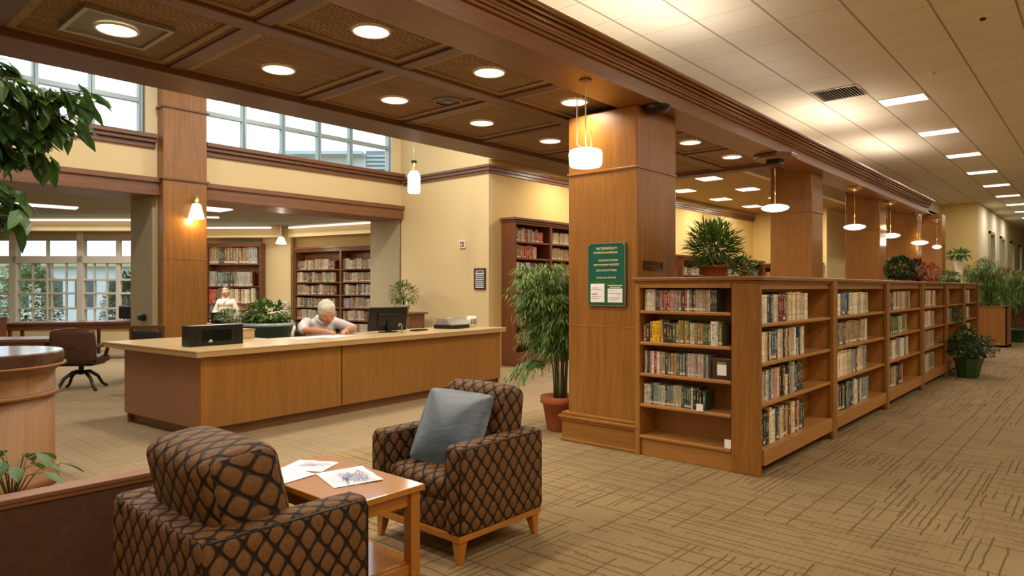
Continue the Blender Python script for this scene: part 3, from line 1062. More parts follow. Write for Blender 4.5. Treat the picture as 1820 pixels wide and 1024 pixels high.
for j in range(2):
    downlight((-5.0, 19.3 + 1.6 * j, ZI - .0), 'small round downlight deep in the inner ceiling, %s past the third pillar' % ordn(j), 'small downlights in the inner ceiling', .085, 20)

# aisle troffers
AG = 'rectangular troffers over the aisle'
for j in range(9):
    Y = 11.75 + 2.88 * j
    t = thing('ceiling_troffer', 'rectangular lit troffer over the aisle, %s in the line starting beyond the air vent' % ordn(j), 'ceiling light', (-2.36, Y, ZC), 0, AG)
    MB().box(-.31, -.20, -.012, .31, .20, 0).build('frame', M['white'], t)
    MB().box(-.295, -.185, -.02, .295, .185, -.01).build('diffuser', M['panel_lamp'], t)
    area('lamp_glow', (0, 0, -.03), .58, .36, 74, NEUT, parent=t)
for j in range(7):  # troffers added out of view to light the near floor and room
    for X in (.2, 2.2):
        Y = -3.0 + 4.0 * j
        if X == .2 and j > 3: continue
        t = thing('ceiling_troffer', 'unseen square troffer added over the open floor, %s of the row %s' % (ordn(j), 'nearer the bookcases' if X == .2 else 'by the right wall'), 'ceiling light', (X, Y, ZC), 0, AG)
        MB().box(-.31, -.31, -.012, .31, .31, 0).build('frame', M['white'], t)
        MB().box(-.295, -.295, -.02, .295, .295, -.01).build('diffuser', M['panel_lamp'], t)
        area('lamp_glow', (0, 0, -.03), .58, .58, 84, (1, .90, .74), parent=t)

# uplights standing in the cove on top of the beam
for j, Y in enumerate((3.2, 6.0, 8.8, 11.9, 15.2)):
    t = thing('cove_uplight', 'small uplight lying in the cove on top of the beam, %s along' % ordn(j), 'uplight', (-3.32, Y, 3.445), 0, 'cove uplights on the beam')
    MB().box(-.06, -1.2, 0, .06, 1.2, .05).build('housing', M['white'], t)
    area('lamp_glow', (0, 0, .07), .1, 1.9, (85, 52, 9, 52, 45)[j], (1, .87, .68), (R(180), R(-24), 0), parent=t)

# high lights over the desk
for j, (X, Y) in enumerate(((-8.3, 1.0), (-8.3, 4.2), (-8.3, 7.3))):
    t = thing('ceiling_panel_light', 'square lit panel high above the service desk, %s along it' % ordn(j), 'ceiling light', (X, Y, 5.7), 0, 'high panels above the desk')
    MB().box(-.4, -.4, -.02, .4, .4, 0).build('frame', M['white'], t)
    MB().box(-.37, -.37, -.03, .37, .37, -.015).build('diffuser', M['panel_lamp'], t)
    area('lamp_glow', (0, 0, -.04), .7, .7, 230, NEUT, parent=t)

# reading-room lights
for j, (u, z, L_, w_, a_) in enumerate(((-9.4, 13.4, 1.3, .3, .75), (-6.2, 13.6, 1.0, .12, .5), (-4.6, 13.2, 1.2, .14, .55), (-7.3, 15.6, 1.0, .10, .1))):
    x, y = cw(u, z)
    t = thing('ceiling_strip_light', ['broad lit troffer in the reading room ceiling above the long table', 'short lit strip in the reading room ceiling above the woman',
              'lit strip in the reading room ceiling above the tall shelves', 'thin lit strip near the back wall of the reading room'][j], 'ceiling light', (x, y, ZR), YAW + a_, 'reading room ceiling strips')
    MB().box(-L_ / 2, -w_ / 2, -.03, L_ / 2, w_ / 2, 0).build('diffuser', M['strip_lit'], t)
    area('lamp_glow', (0, 0, -.05), L_, w_, 120, NEUT, parent=t)
for j, (u0, z0, u1, z1) in enumerate(((-11.5, 15.9, -8.5, 15.9), (-8.4, 18.0, -6.4, 17.95), (-5.9, 17.95, -2.95, 16.25))):
    a = Vector(cw(u0, z0) + (0,)); b_ = Vector(cw(u1, z1) + (0,))
    d = b_ - a
    t = thing('ceiling_strip_light', ['long lit cove strip above the big reading room windows', 'lit cove strip above the shelves behind the woman', 'lit cove strip above the paired shelves behind the man'][j],
              'ceiling light', (a.x, a.y, ZR - .03), math.atan2(d.y, d.x), 'reading room cove strips')
    MB().box(0, -.06, -.04, d.length, .0, 0).build('diffuser', M['strip_lit'], t)
    area('lamp_glow', (d.length / 2, -.1, -.06), d.length, .1, 34, NEUT, (R(-25), 0, 0), parent=t)
for j, (u, z) in enumerate(((-10, 12.6), (-5.2, 15.3))):
    x, y = cw(u, z)
    t = thing('ceiling_panel_light', 'square lit panel in the reading room ceiling, ' + ('over the left table' if j == 0 else 'over the middle table'), 'ceiling light', (x, y - 1.6, ZR), 0, 'reading room panels')
    MB().box(-.3, -.3, -.02, .3, .3, 0).build('diffuser', M['strip_lit'], t)
    area('lamp_glow', (0, 0, -.04), .55, .55, 110, WARM, parent=t)

# pendants along the beam
t = thing('pendant_lamp', 'drum-shaped glowing pendant on three white cords in front of the thick pillar', 'pendant lamp', (-3.15, 4.46, ZS), 0, 'pendants along the beam')
MB().lathe([(.001, -.705), (.12, -.70), (.132, -.68), (.135, -.60), (.128, -.572), (.10, -.562), (.001, -.56)], n=36, cap=False).build('lamp_shade', M['shade_lit'], t, smooth=True)
for k, (dx, dy, zt) in enumerate(((0.0, 0, 0), (-.055, -.04, -.16), (.03, .03, -.42))):
    MB().tube([(dx, dy, zt), (dx, dy, -.40), (dx * 1.1 + .004, dy * 1.1, -.52), (dx * .6 + .02, dy * .6, -.555), (dx * .6 + .02, dy * .6, -.57)], .0055, 6).build('cord', M['white'], t, smooth=True)
MB().lathe([(.001, 0), (.05, 0), (.05, -.012), (.001, -.015)], cap=False).build('canopy', M['wood_soffit'], t)
MB().box(-.06, -.045, -.17, -.05, -.035, -.15).build('cord_clip', M['brass'], t)
point('lamp_glow', (0, 0, -.50), 5, (1, .62, .25), .05, t)
point('lamp_glow', (0, 0, -.76), 6, WARM, .08, t)
pp = [(8.58, 'lens-shaped glowing pendant beside the second pillar, under a big octagonal canopy'), (12.14, 'lens-shaped glowing pendant beside the third pillar'),
      (14.6, 'lens-shaped glowing pendant just past the third pillar'), (17.3, 'lens-shaped glowing pendant above the red plants'), (19.3, 'farthest small glowing pendant beside the end of the beam')]
for i, (Y, l_) in enumerate(pp):
    t = thing('pendant_lamp', l_, 'pendant lamp', (-3.15, Y, ZS), 0, 'pendants along the beam')
    r = .17 if i < 4 else .1
    MB().lathe([(.001, -.715), (r * .5, -.708), (r * .85, -.69), (r, -.665), (r * .9, -.645), (r * .5, -.625), (.001, -.62)], n=32, cap=False).build('lamp_shade', M['shade_lit'], t, smooth=True)
    MB().tube([(0, 0, 0), (0, 0, -.625)], .004, 6).build('cord', M['brass'], t, smooth=True)
    if i == 0:
        MB().prism([(.26 * math.cos(R(22.5 + 45 * q)), .26 * math.sin(R(22.5 + 45 * q))) for q in range(8)], -.06, 0).build('canopy', M['wood_soffit'], t, bevel=.01)
        MB().box(-.08, -.08, -.12, .08, .08, -.06).build('junction_box', M['dark_metal'], t)
    else:
        MB().lathe([(.10, 0), (.11, -.03), (.04, -.06), (.02, -.08), (.001, -.08)], n=20, cap=False).build('canopy', M['brass'], t, smooth=True)
    point('lamp_glow', (0, 0, -.5), 4, (1, .62, .25), .05, t)
    point('lamp_glow', (0, 0, -.78), 6, WARM, .08, t)

# bottle pendant over the desk end
t = thing('pendant_lamp', 'bottle-shaped glowing glass pendant hanging in front of the cream wall', 'pendant lamp', (-9.0, 7.63, 3.14), 0)
MB().lathe([(.001, 0), (.09, .0), (.108, .02), (.11, .28), (.095, .33), (.06, .38)], n=28, cap=False).build('lamp_shade', M['shade_lit'], t, smooth=True)
MB().lathe([(.085, .335), (.055, .39), (.045, .42), (.045, .53), (.001, .53)], n=24, cap=False).build('neck', M['brass'], t, smooth=True)
MB().lathe([(.05, .53), (.05, .56), (.001, .565)], n=20, cap=False).build('cap', M['dark_metal'], t)
MB().tube([(0, 0, .56), (0, 0, 2.56)], .003, 6).build('cord', M['brass'], t)
point('lamp_glow', (0, 0, -.1), 20, WARM, .08, t)
point('lamp_glow', (0, 0, .75), 10, WARM, .08, t)
# cone sconce on the reddish pillar
t = thing('wall_sconce', 'cone-shaped lit sconce on the reddish pillar', 'wall lamp', (XA + .36, 4.80, 2.62), 0)
MB().lathe([(.125, 0), (.12, .02), (.065, .23), (.05, .24)], n=28, cap=False).build('lamp_shade', M['shade_lit'], t, smooth=True)
MB().lathe([(.05, .235), (.05, .37), (.001, .375)], n=20, cap=False).build('holder', M['brass'], t, smooth=True)
MB().box(-.13, -.012, .29, .0, .012, .32).build('bracket', M['brass'], t)
point('lamp_glow', (0, 0, -.03), 24, (1, .66, .30), .05, t)
# small pendant before the corner of the reading room
x, y = cw(-5.85, 17.1)
t = thing('pendant_lamp', 'small cone pendant hanging before the cream corner in the reading room', 'pendant lamp', (x, y, 2.62), 0)
MB().lathe([(.13, 0), (.125, .02), (.06, .17), (.001, .18)], n=24, cap=False).build('lamp_shade', M['shade_lit'], t, smooth=True)
MB().tube([(0, 0, .17), (0, 0, ZR - 2.62)], .006, 6).build('cord', M['white'], t)
point('lamp_glow', (0, 0, -.05), 26, WARM, .06, t)

# ceiling fittings
t = thing('air_vent', 'slatted air vent in the pale tiled ceiling over the bookcase', 'air vent', (-3.0, 10.75, ZC), 0)
MB().frame(-.32, -.32, -.012, .32, .32, 0, .03).build('frame', M['steel'], t)
s = MB()
for k in range(14):
    xx = -.27 + k * .0415
    s.poly([(xx, -.29, -.004), (xx + .03, -.29, -.02), (xx + .03, .29, -.02), (xx, .29, -.004)])
    s.poly([(xx, -.29, -.006), (xx, .29, -.006), (xx + .03, .29, -.022), (xx + .03, -.29, -.022)])
s.build('louvre', M['steel'], t)
MB().box(-.29, -.29, -.003, .29, .29, -.001).build('painted_duct_shade', M['black'], t)  # black sheet paints the shade of the duct behind the louvres
for (x, y, l_, dark) in ((-1.74, 10.45, 'white round smoke detector in the tiled ceiling', 0), (-1.0, 8.7, 'dark-centred round sprinkler plate in the tiled ceiling near its edge', 1)):
    t = thing('smoke_detector' if not dark else 'sprinkler', l_, 'detector' if not dark else 'sprinkler', (x, y, ZC), 0)
    MB().lathe([(.075, 0), (.075, -.012), (.055, -.03), (.001, -.034)], n=24, cap=False).build('body', M['white'], t, smooth=True)
    MB().lathe([(.03, -.03), (.028, -.05), (.001, -.052)], n=16, cap=False).build('sensor', M['dark_metal'] if dark else M['brass'], t, smooth=True)
t = thing('ceiling_speaker', 'round dark grille set in the slatted ceiling beside a downlight', 'speaker', (-4.62, 4.33, ZP), 0)
MB().lathe([(.14, 0), (.14, -.012), (.12, -.016)], n=28, cap=False).build('rim', M['grey_plastic'], t)
MB().lathe([(.12, -.010), (.08, -.004), (.001, -.004)], n=28, cap=False).build('grille', M['black'], t)
MB().lathe([(.05, -.004), (.03, -.02), (.001, -.022)], n=16, cap=False).build('hub', M['grey_plastic'], t)
t = thing('ceiling_speaker', 'black domed fitting under the beam beside the thick pillar', 'speaker', (-3.13, 5.55, ZS), 0)
MB().lathe([(.13, 0), (.13, -.02), (.11, -.045), (.06, -.065), (.001, -.07)], n=28, cap=False).build('dome', M['black'], t, smooth=True)
MB().lathe([(.135, 0), (.137, -.012), (.128, -.02)], n=28, cap=False).build('rim', M['dark_metal'], t, smooth=True)

# ================================================================ BOOKS AND BOOKCASES
def unit_book():
    b = MB()
    arc = [(1 - (math.cos(math.pi * i / 5) + 1) / 2, .035 - .035 * math.sin(math.pi * i / 5)) for i in range(6)]
    poly = arc + [(1, 1), (.9, 1), (.9, .12), (.1, .12), (.1, 1), (0, 1)]
    k = len(poly)
    n = b._a([(x, y, 0) for x, y in poly] + [(x, y, 1) for x, y in poly])
    b.face([n + k - 1 - i for i in range(k)], 0, [(2, 0)] * k)
    b.face([n + k + i for i in range(k)], 0, [(2, 0)] * k)
    for i in range(k):
        j = (i + 1) % k
        if i < 5:
            x0, x1 = poly[i][0], poly[j][0]
            uv = [(x0, 0), (x1, 0), (x1, 1), (x0, 1)]
        else:
            uv = [(2, 0), (2.5, 0), (2.5, 1), (2, 1)]
        b.face([n + i, n + j, n + k + j, n + k + i], 0, uv)
    b.box(.1, .12, .012, .9, .975, .985, 1)
    return b.mesh('book', [M['cover'], M['pages']])


BOOK = unit_book()
FARB = MB()          # the rows too far off to count
rb = random.Random(5)
NB = [0]

TANS = [('#C9B792', 'beige', 5), ('#B49C74', 'tan', 5), ('#DDD0B2', 'cream', 5), ('#8C6C4A', 'brown', 3), ('#A9A08C', 'grey', 3), ('#38424C', 'dark blue', 2), ('#2C2A28', 'black', 2), ('#54708A', 'blue', 1), ('#6E2824', 'dark red', 1), ('#C98E70', 'pinkish', 1)]
BLUES = [('#38506A', 'blue', 4), ('#2A3440', 'dark blue', 3), ('#C9BFA4', 'cream', 4), ('#6C8088', 'grey blue', 3), ('#A89878', 'tan', 2), ('#2C2A2A', 'black', 2), ('#3C5A48', 'green', 2)]
MIXED = [('#7C5C50', 'brown', 3), ('#4A3A38', 'dark brown', 3), ('#A88C7C', 'dusty pink', 2), ('#5C6A70', 'grey blue', 2), ('#B4A48C', 'beige', 3), ('#8A3232', 'red', 2), ('#3A4A44', 'dark green', 2), ('#C8C0B0', 'pale', 2)]
GREENS = [('#5C6A40', 'olive', 3), ('#A89458', 'ochre', 3), ('#4A5C44', 'green', 3), ('#8A7048', 'tan', 3), ('#3C2C24', 'dark brown', 2), ('#C4BA9C', 'cream', 2)]
PALES = [('#BCA89C', 'pale pink', 3), ('#D8D0C4', 'white', 4), ('#8C8C8C', 'grey', 3), ('#4A4440', 'charcoal', 3), ('#A88860', 'tan', 2), ('#56605C', 'grey green', 2)]
DARKS = [('#28302C', 'black', 4), ('#2C4440', 'dark green', 4), ('#B4AC98', 'grey', 3), ('#7A8C88', 'grey green', 2), ('#C8C0AC', 'cream', 2)]
REDS = [('#8C2420', 'red', 4), ('#A83A2C', 'bright red', 3), ('#6C4A34', 'brown', 2), ('#B8A080', 'tan', 2)]
OLD = [('#7C5C40', 'brown', 4), ('#9C8464', 'tan', 4), ('#5A4030', 'dark brown', 3), ('#B09C7C', 'beige', 3), ('#6C3428', 'red', 1)]
COLD = [('#5C7074', 'grey blue', 3), ('#A4A498', 'grey', 3), ('#384448', 'slate', 3), ('#8A7860', 'tan', 2), ('#6C3A30', 'red', 1), ('#B8B098', 'pale', 2)]


def pick(pal):
    t = rb.random() * sum(p[2] for p in pal)
    for p in pal:
        t -= p[2]
        if t <= 0: return p
    return pal[-1]


def book_row(Mx, L, hs, ts, dp, pal, where=None, group=None, lean=.06, seq=None, x0=0.0, slots=None, stepped=False):
    """books from x0 along local x; spines at local y=0 facing -y. slots: {index: (hex, name, thickness, height)}"""
    x = x0; i = 0
    tilt_run = 0; hrun = 0; hh = None; prun = None; pr = 0
    while True:
        p = prun if (pr > 0 and prun) else pick(pal)
        if pr <= 0 and rb.random() < .35:
            prun = p; pr = rb.randint(1, 4)
        pr -= 1
        t = rb.uniform(*ts)
        if hrun <= 0:
            hh = rb.uniform(*hs); hrun = rb.randint(1, 5)
        hrun -= 1
        h = hh * rb.uniform(.985, 1.01)
        d = dp * rb.uniform(.9, 1.05)
        if slots and i in slots:
            s = slots[i]
            p = (s[0], s[1], 1); t = s[2]; h = s[3]
        if x + t > x0 + L: break
        tl = 0
        if lean and rb.random() < lean and i > 2:
            tl = rb.uniform(.03, .09)
        yy = rb.uniform(0, .012)
        c = lin(p[0]); k = rb.uniform(.85, 1.12); c = tuple(min(1, q * k) for q in c)
        if tl: x += h * math.sin(tl) * .9
        Tm = Mx @ Matrix.Translation((x, yy, 0)) @ Matrix.Rotation(-tl, 4, 'Y')
        if where is not None:
            o = bpy.data.objects.new('book', BOOK)
            COL.objects.link(o)
            o.matrix_basis = Tm @ Matrix.Diagonal((t * .97, d, h, 1))
            o.color = c + (1,)
            n_ = i + 1; sfx = 'th' if 10 < n_ % 100 < 14 else {1: 'st', 2: 'nd', 3: 'rd'}.get(n_ % 10, 'th')
            tag(o, '%s-spined book, %d%s from the left %s' % (p[1], n_, sfx, where), 'book', group)
            NB[0] += 1
        else:
            S = Tm @ Matrix.Diagonal((t * .97, d, h, 1))
            FARB.T = S
            FARB.curcol = c + (rb.random(),)
            n = FARB._a([(0, 0, 0), (1, 0, 0), (1, 1, 0), (0, 1, 0), (0, 0, 1), (1, 0, 1), (1, 1, 1), (0, 1, 1)])
            FARB.face([n, n + 1, n + 5, n + 4], 0, [(0, 0), (1, 0), (1, 1), (0, 1)])
            FARB.face([n + 1, n + 2, n + 6, n + 5], 0, [(2, 0)] * 4)
            FARB.face([n + 3, n, n + 4, n + 7], 0, [(2, 0)] * 4)
            FARB.face([n + 4, n + 5, n + 6, n + 7], 1, [(2, 0)] * 4)
            FARB.face([n + 2, n + 3, n + 7, n + 6], 1, [(2, 0)] * 4)
            FARB.T = None; FARB.curcol = None
        x += t
        i += 1
    return x


def basis(loc, rz):
    return Matrix.Translation(loc) @ Matrix.Rotation(rz, 4, 'Z')


# ---- the low bookcase: end unit facing the chairs (front plane y=5.30, x -3.20..-2.06)
TOPZ = 1.56
e = thing('low_bookcase', 'end unit of the low wooden bookcase, its four rows of books facing the armchairs', 'bookcase', (-3.20, 5.30, 0), 0, 'units of the low bookcase')
b = MB()
b.box(0, 0, 0, .045, .31, TOPZ)                                    # left stile
b.box(.045, .29, 0, .894, .31, TOPZ)                                 # back
b.box(0, .31, 0, .03, 1.86, TOPZ)                                   # far side flank
b.box(.045, .002, 1.50, .894, .289, TOPZ - .001)                               # top rail
b.build('carcass', M['wood_shelf'], e, bevel=.004)
MB().box(.90, 0, 0, 1.14, .035, TOPZ).build('corner_post', M['wood_z'], e, bevel=.008)
MB().box(.046, .03, 0, .894, .05, .156).build('kick_board', M['wood_shelf_x'], e, bevel=.003)
EZ = [1.30, 1.02, .74, .465, .185]
for z in EZ:
    MB().box(.046, .001, z - .028, .894, .289, z).build('shelf', M['wood_shelf_x'], e, bevel=.006)
B0 = basis((-3.20, 5.30, 0), 0)
Tm = lambda x, y, z: B0 @ Matrix.Translation((x, y, z))
book_row(Tm(.07, .04, EZ[0]), .70, (.180, .190), (.016, .030), .15, MIXED, 'on the end unit\'s top shelf', 'books on the top shelf of the end unit', 0)
book_row(Tm(.055, .04, EZ[1]), .76, (.175, .205), (.020, .032), .15, GREENS, 'on the end unit\'s second shelf', 'books on the second shelf of the end unit', .02,
         slots={0: ('#7A4A2C', 'brown', .03, .155), 1: ('#3A2A22', 'dark brown', .035, .165), 2: ('#9A8A50', 'ochre', .03, .18), 3: ('#D8A808', 'bright yellow', .038, .185), 4: ('#DDB00C', 'bright yellow', .038, .19),
                5: ('#A8A070', 'olive', .02, .20), 23: ('#DCD4D0', 'white', .05, .2), 24: ('#D0CCC4', 'white', .02, .2), 26: ('#C8702A', 'orange', .028, .19), 27: ('#C8702A', 'orange', .028, .19)})
book_row(Tm(.07, .04, EZ[2]), .63, (.185, .200), (.018, .032), .15, PALES, 'on the end unit\'s third shelf', 'books on the third shelf of the end unit', 0,
         slots={4: ('#A02428', 'red', .028, .198), 5: ('#D8CCC4', 'white', .03, .195)})
book_row(Tm(.06, .04, EZ[3]), .62, (.165, .195), (.018, .034), .15, DARKS + [('#8A2A28', 'red', 1)], 'on the end unit\'s fourth shelf', 'books on the fourth shelf of the end unit', .03)
# the dark framed box on the third shelf, stickers
t = thing('display_case', 'dark little framed box with a pale card, at the right end of the third shelf', 'box', (-3.20 + .715, 5.345, EZ[2]), 0)
fb = MB(); fb.box(0, 0, 0, .165, .14, .175); fb.build('case', M['wood_dark'], t, bevel=.004)
MB().box(.045, -.003, .035, .125, 0, .125).build('card', M['paper'], t)
l = MB(); l.box(.045, -.006, .128, .125, -.003, .145); l.build('name_plate', M['brass'], t)
s_ = MB(); s_.box(-3.20 + .845, 5.294, .19, -3.20 + .898, 5.2985, .262)
tag(s_.build('sticker', M['paper']), 'white square sticker at the foot of the bookcase end', 'sticker')
s_ = MB(); s_.box(-3.20 + .60, 5.288, EZ[3] + .002, -3.20 + .66, 5.292, EZ[3] + .062)
tag(s_.build('sticker', M['paper']), 'white card standing before the last book of the fourth shelf', 'sticker')

# ---- aisle bays, facing +x: local x runs along +Y, local y goes into the shelf
YBAY = [5.335, 7.16, 9.32, 11.42, 13.40, 15.25, 17.05]
SZ = [1.215, .90, .575, .215]
bl = ['first bay of the low bookcase along the aisle, next to the corner', 'second bay of the low bookcase along the aisle', 'third bay of the low bookcase along the aisle', 'fourth bay of the low bookcase along the aisle, before the green pot',
      'fifth bay of the low bookcase, half hidden by a trailing plant', 'last bay of the low bookcase, closed by a plain panel']
rowset = {
    0: [(1.24, (.225, .245), (.038, .062), BLUES[:3] + TANS, 'top'), (1.12, (.235, .25), (.034, .06), BLUES, 'second'), (1.06, (.24, .27), (.034, .055), BLUES + REDS[:1], 'third'), (1.14, (.25, .30), (.034, .06), TANS + DARKS[:2], 'lowest')],
    1: [(1.40, (.22, .24), (.05, .08), TANS + BLUES[:1], 'top'), (1.38, (.235, .25), (.05, .085), DARKS + OLD, 'second'), (1.40, (.25, .275), (.05, .085), PALES + TANS, 'third'), (1.45, (.245, .29), (.05, .09), DARKS, 'lowest')],
    2: [(1.45, (.23, .24), (.045, .07), TANS, 'top'), (1.3, (.22, .25), (.045, .07), [('#3E5A34', 'green', 3), ('#C4BCA4', 'cream', 2), ('#4A4A38', 'olive', 2)], 'second'), (1.35, (.24, .26), (.045, .07), PALES + [('#B8542C', 'orange', 1)], 'third'), (1.1, (.25, .27), (.045, .08), TANS + DARKS[:1], 'lowest')],
    3: [(1.3, (.24, .25), (.05, .07), TANS, 'top'), (1.2, (.23, .25), (.04, .07), PALES, 'second'), (1.2, (.25, .26), (.04, .06), OLD + PALES, 'third'), (1.2, (.25, .26), (.04, .07), COLD, 'lowest')],
    4: [(.6, (.24, .25), (.05, .07), OLD, 'top'), (1.3, (.22, .25), (.05, .08), COLD, 'second'), (.4, (.22, .24), (.05, .07), PALES, 'third'), (.3, (.22, .25), (.05, .07), PALES, 'lowest')],
    5: [(1.0, (.24, .25), (.05, .07), PALES, 'top'), (1.0, (.22, .25), (.05, .08), PALES, 'second'), (1.0, (.22, .24), (.05, .07), TANS, 'third'), (.8, (.22, .25), (.05, .07), PALES, 'lowest')],
}
CR, TN, GY, SL_, BL_, DR, DB_, WH = ('#D6CCB0', 'cream'), ('#B8A27C', 'tan'), ('#A8A498', 'grey'), ('#3A444E', 'slate'), ('#3C5670', 'blue'), ('#6A1E1C', 'dark red'), ('#3A2A24', 'dark brown'), ('#E0DACC', 'white')


def S(spec):
    return {i: (c[0], c[1], t_, h_) for i, (c, t_, h_) in enumerate(spec)}


GN = ('#4C8C64', 'green'); PK = ('#C08A84', 'pink'); RD = ('#A03A30', 'red')
SLOTS = {
    (0, 0): S([(GN, .045, .235), (WH, .04, .235), (CR, .04, .23), (CR, .045, .23), (WH, .03, .23), (SL_, .06, .235), (SL_, .05, .235), (GY, .045, .23), (CR, .05, .232), (GY, .04, .23), (DR, .06, .24), (DR, .05, .24), (DB_, .055, .245), (DB_, .05, .245)] + [((TN, CR)[q % 2], .05, .245 + .003 * (q % 3)) for q in range(7)] + [(GY, .045, .235), (GY, .04, .235)]),
    (0, 1): S([(BL_, .05, .235), (BL_, .04, .235), (WH, .035, .24), (CR, .04, .24), (TN, .04, .24), (DB_, .035, .24), (CR, .045, .24), (BL_, .05, .245), (BL_, .05, .245), (SL_, .05, .245), (CR, .05, .25), (TN, .045, .25), (WH, .035, .25), (DB_, .045, .25), (TN, .05, .25), (DB_, .045, .25), (CR, .05, .25), (TN, .04, .25), (PK, .04, .252), (WH, .035, .25), (BL_, .04, .155), (GY, .04, .15)]),
    (0, 2): S([(BL_, .045, .235), (WH, .045, .245), (GY, .04, .245), (DB_, .035, .245), (CR, .04, .245), (GY, .045, .25), (BL_, .05, .25), (GY, .05, .25), (PK, .05, .255), (PK, .035, .25), (CR, .04, .25), (DB_, .055, .265), (DB_, .05, .265), (RD, .045, .25), (CR, .05, .17), (SL_, .05, .275), (GY, .06, .28), (GY, .05, .275)]),
    (1, 0): S([(GY, .07, .23), (CR, .07, .225), (TN, .06, .225), (CR, .07, .225), (WH, .06, .225), (SL_, .06, .235), (BL_, .10, .24), (BL_, .10, .24), (BL_, .07, .24), (CR, .07, .235), (TN, .06, .235), (CR, .07, .235), (WH, .06, .235), (CR, .06, .235), (GY, .06, .24), (TN, .07, .24), (CR, .07, .235), (GY, .06, .235)]),
}
for k in range(6):
    y0, y1 = YBAY[k], YBAY[k + 1]
    W_ = y1 - y0
    pw = .13 if k else .035
    t = thing('low_bookcase', bl[k], 'bookcase', (-2.06, y0, 0), R(90), 'units of the low bookcase')
    D = .225 if k == 0 else .26
    c = MB()
    c.box(0, D, 0, W_, D + .02, TOPZ)
    c.box(0 if k else .005, .02, 0, .03, D, TOPZ)
    c.box(W_ - .03, .02, 0, W_, D, TOPZ)
    c.box(.031, .016, 1.49, W_ - .031, D - .001, TOPZ - .001)
    if k:
        c.box(0, D, 0, .02, 1.11, TOPZ); c.box(W_ - .02, D, 0, W_, 1.11, TOPZ); c.box(0, 1.10, 0, W_, 1.12, TOPZ)
    c.build('carcass', M['wood_shelf'], t, bevel=.003)
    p = MB()
    p.box(W_ - .065, -.03, .03, W_ + .065, .015, TOPZ)
    p.box(W_ - .055, -.02, 0, W_ + .055, .012, .03)
    if k < 5: p.build('post', M['wood_z'], t, bevel=.008)
    else:
        MB().box(W_ - .04, -.03, 0, W_ + .04, 1.12, TOPZ).build('end_panel', M['wood_z'], t, bevel=.006)
    x0, x1 = (.005 if k == 0 else .065), W_ - .065
    for z in SZ[:3]:
        MB().box(x0, .0, z - .030, x1, D, z).build('shelf', M['wood_shelf_x'], t, bevel=.006)
    s = MB(); s.box(x0, -.02, .085, x1, .012, SZ[3]); s.box(x0, .012, SZ[3] - .03, x1, D, SZ[3])
    s.build('bottom_board', M['wood_shelf_x'], t, bevel=.006)
    Bk = basis((-2.06, y0, 0), R(90))
    for r_, (L_, hs, ts, pal, nm) in enumerate(rowset[k]):
        sl = SLOTS.get((k, r_))
        o = .02 if k == 0 else .09
        wh = gp = None
        if k < 3:
            on = ['first', 'second', 'third'][k]
            wh = 'on the %s shelf of the %s aisle bay' % (nm, on)
            gp = 'books on the %s shelf of the %s bay' % (nm, on)
        book_row(Bk @ Matrix.Translation((o, .035, SZ[r_])), L_, hs, ts, .15, pal, wh, gp, .10 if r_ == 3 else .03, slots=sl)
# continuous top
tp = MB()
tp.prism([(-3.22, 5.275), (-2.025, 5.275), (-2.025, 17.12), (-3.22, 17.12)], TOPZ, TOPZ + .035)
tp.box(-3.205, 5.29, TOPZ - .02, -2.045, 17.1, TOPZ)
o = tp.build('bookcase_top', M['wood_y'], bevel=.008)
tag(o, 'long continuous wooden top running over all units of the low bookcase', 'worktop')


# ---- tall bookcases
def tall_case(label, loc, rz, W_, H, D, cols, zs, mat, rows, name='tall_bookcase', group=None, base=.12, cornice=True):
    t = thing(name, label, 'bookcase', loc, rz, group)
    c = MB()
    c.box(0, D - .02, 0, W_, D, H)
    cwid = W_ / cols
    for i in range(cols + 1):
        x = i * cwid
        a = max(0, x - .035); b2 = min(W_, x + .035)
        c.box(a, 0, 0, b2, D - .02, H)
    c.box(.001, -.006, H - .10, W_ - .001, D - .03, H - .001)
    c.box(.002, -.02, .001, W_ - .002, D - .025, base)
    c.build('carcass', mat, t, bevel=.004)
    if cornice:
        k = MB()
        k.box(-.02, -.03, H - .06, W_ + .02, D, H - .02); k.box(-.05, -.06, H - .02, W_ + .05, D, H + .03)
        k.build('cornice', mat, t, bevel=.008)
    for i in range(cols):
        for z in zs:
            MB().box(i * cwid + .035, .01, z - .03, (i + 1) * cwid - .035, D - .02, z).build('shelf', M['wood_case_x'], t)
    Bk = basis(loc, rz)
    for i in range(cols):
        for j, z in enumerate(zs):
            r_ = rows[(i, j)] if (i, j) in rows else rows.get((None, j), rows.get(None))
            if r_ is None: continue
            fill, hs, ts, pal = r_
            book_row(Bk @ Matrix.Translation((i * cwid + .05, .05, z)), (cwid - .1) * fill, hs, ts, .17, pal, lean=.03)
    return t


M['wood_case_x'] = wood('dark_bookcase_shelf_wood', '#8A5430', axis='X', rough=.4)
zs7 = [.45, .80, 1.12, 1.44, 1.76, 2.08, 2.40]
MIXO = OLD + COLD[:2]
rows = {None: (.93, (.20, .24), (.03, .06), OLD), (0, 6): (.9, (.2, .26), (.03, .06), REDS + COLD), (0, 5): (.7, (.22, .26), (.04, .07), REDS), (0, 4): (.85, (.2, .24), (.03, .05), PALES), (0, 0): (.8, (.14, .2), (.04, .07), OLD)}
tall_case('tall dark bookcase behind the bamboo plant, with red books on its upper shelves', (XC + .36, YB + .35, 0), R(90), 3.3, 2.82, .35, 3, zs7, M['wood_case'], rows, base=.26, group='tall bookcases on the yellow wall')
zs5 = [.5, .85, 1.2, 1.53, 1.86]
rows = {None: (.9, (.2, .25), (.03, .06), OLD), (None, 4): (.85, (.18, .24), (.03, .06), COLD)}
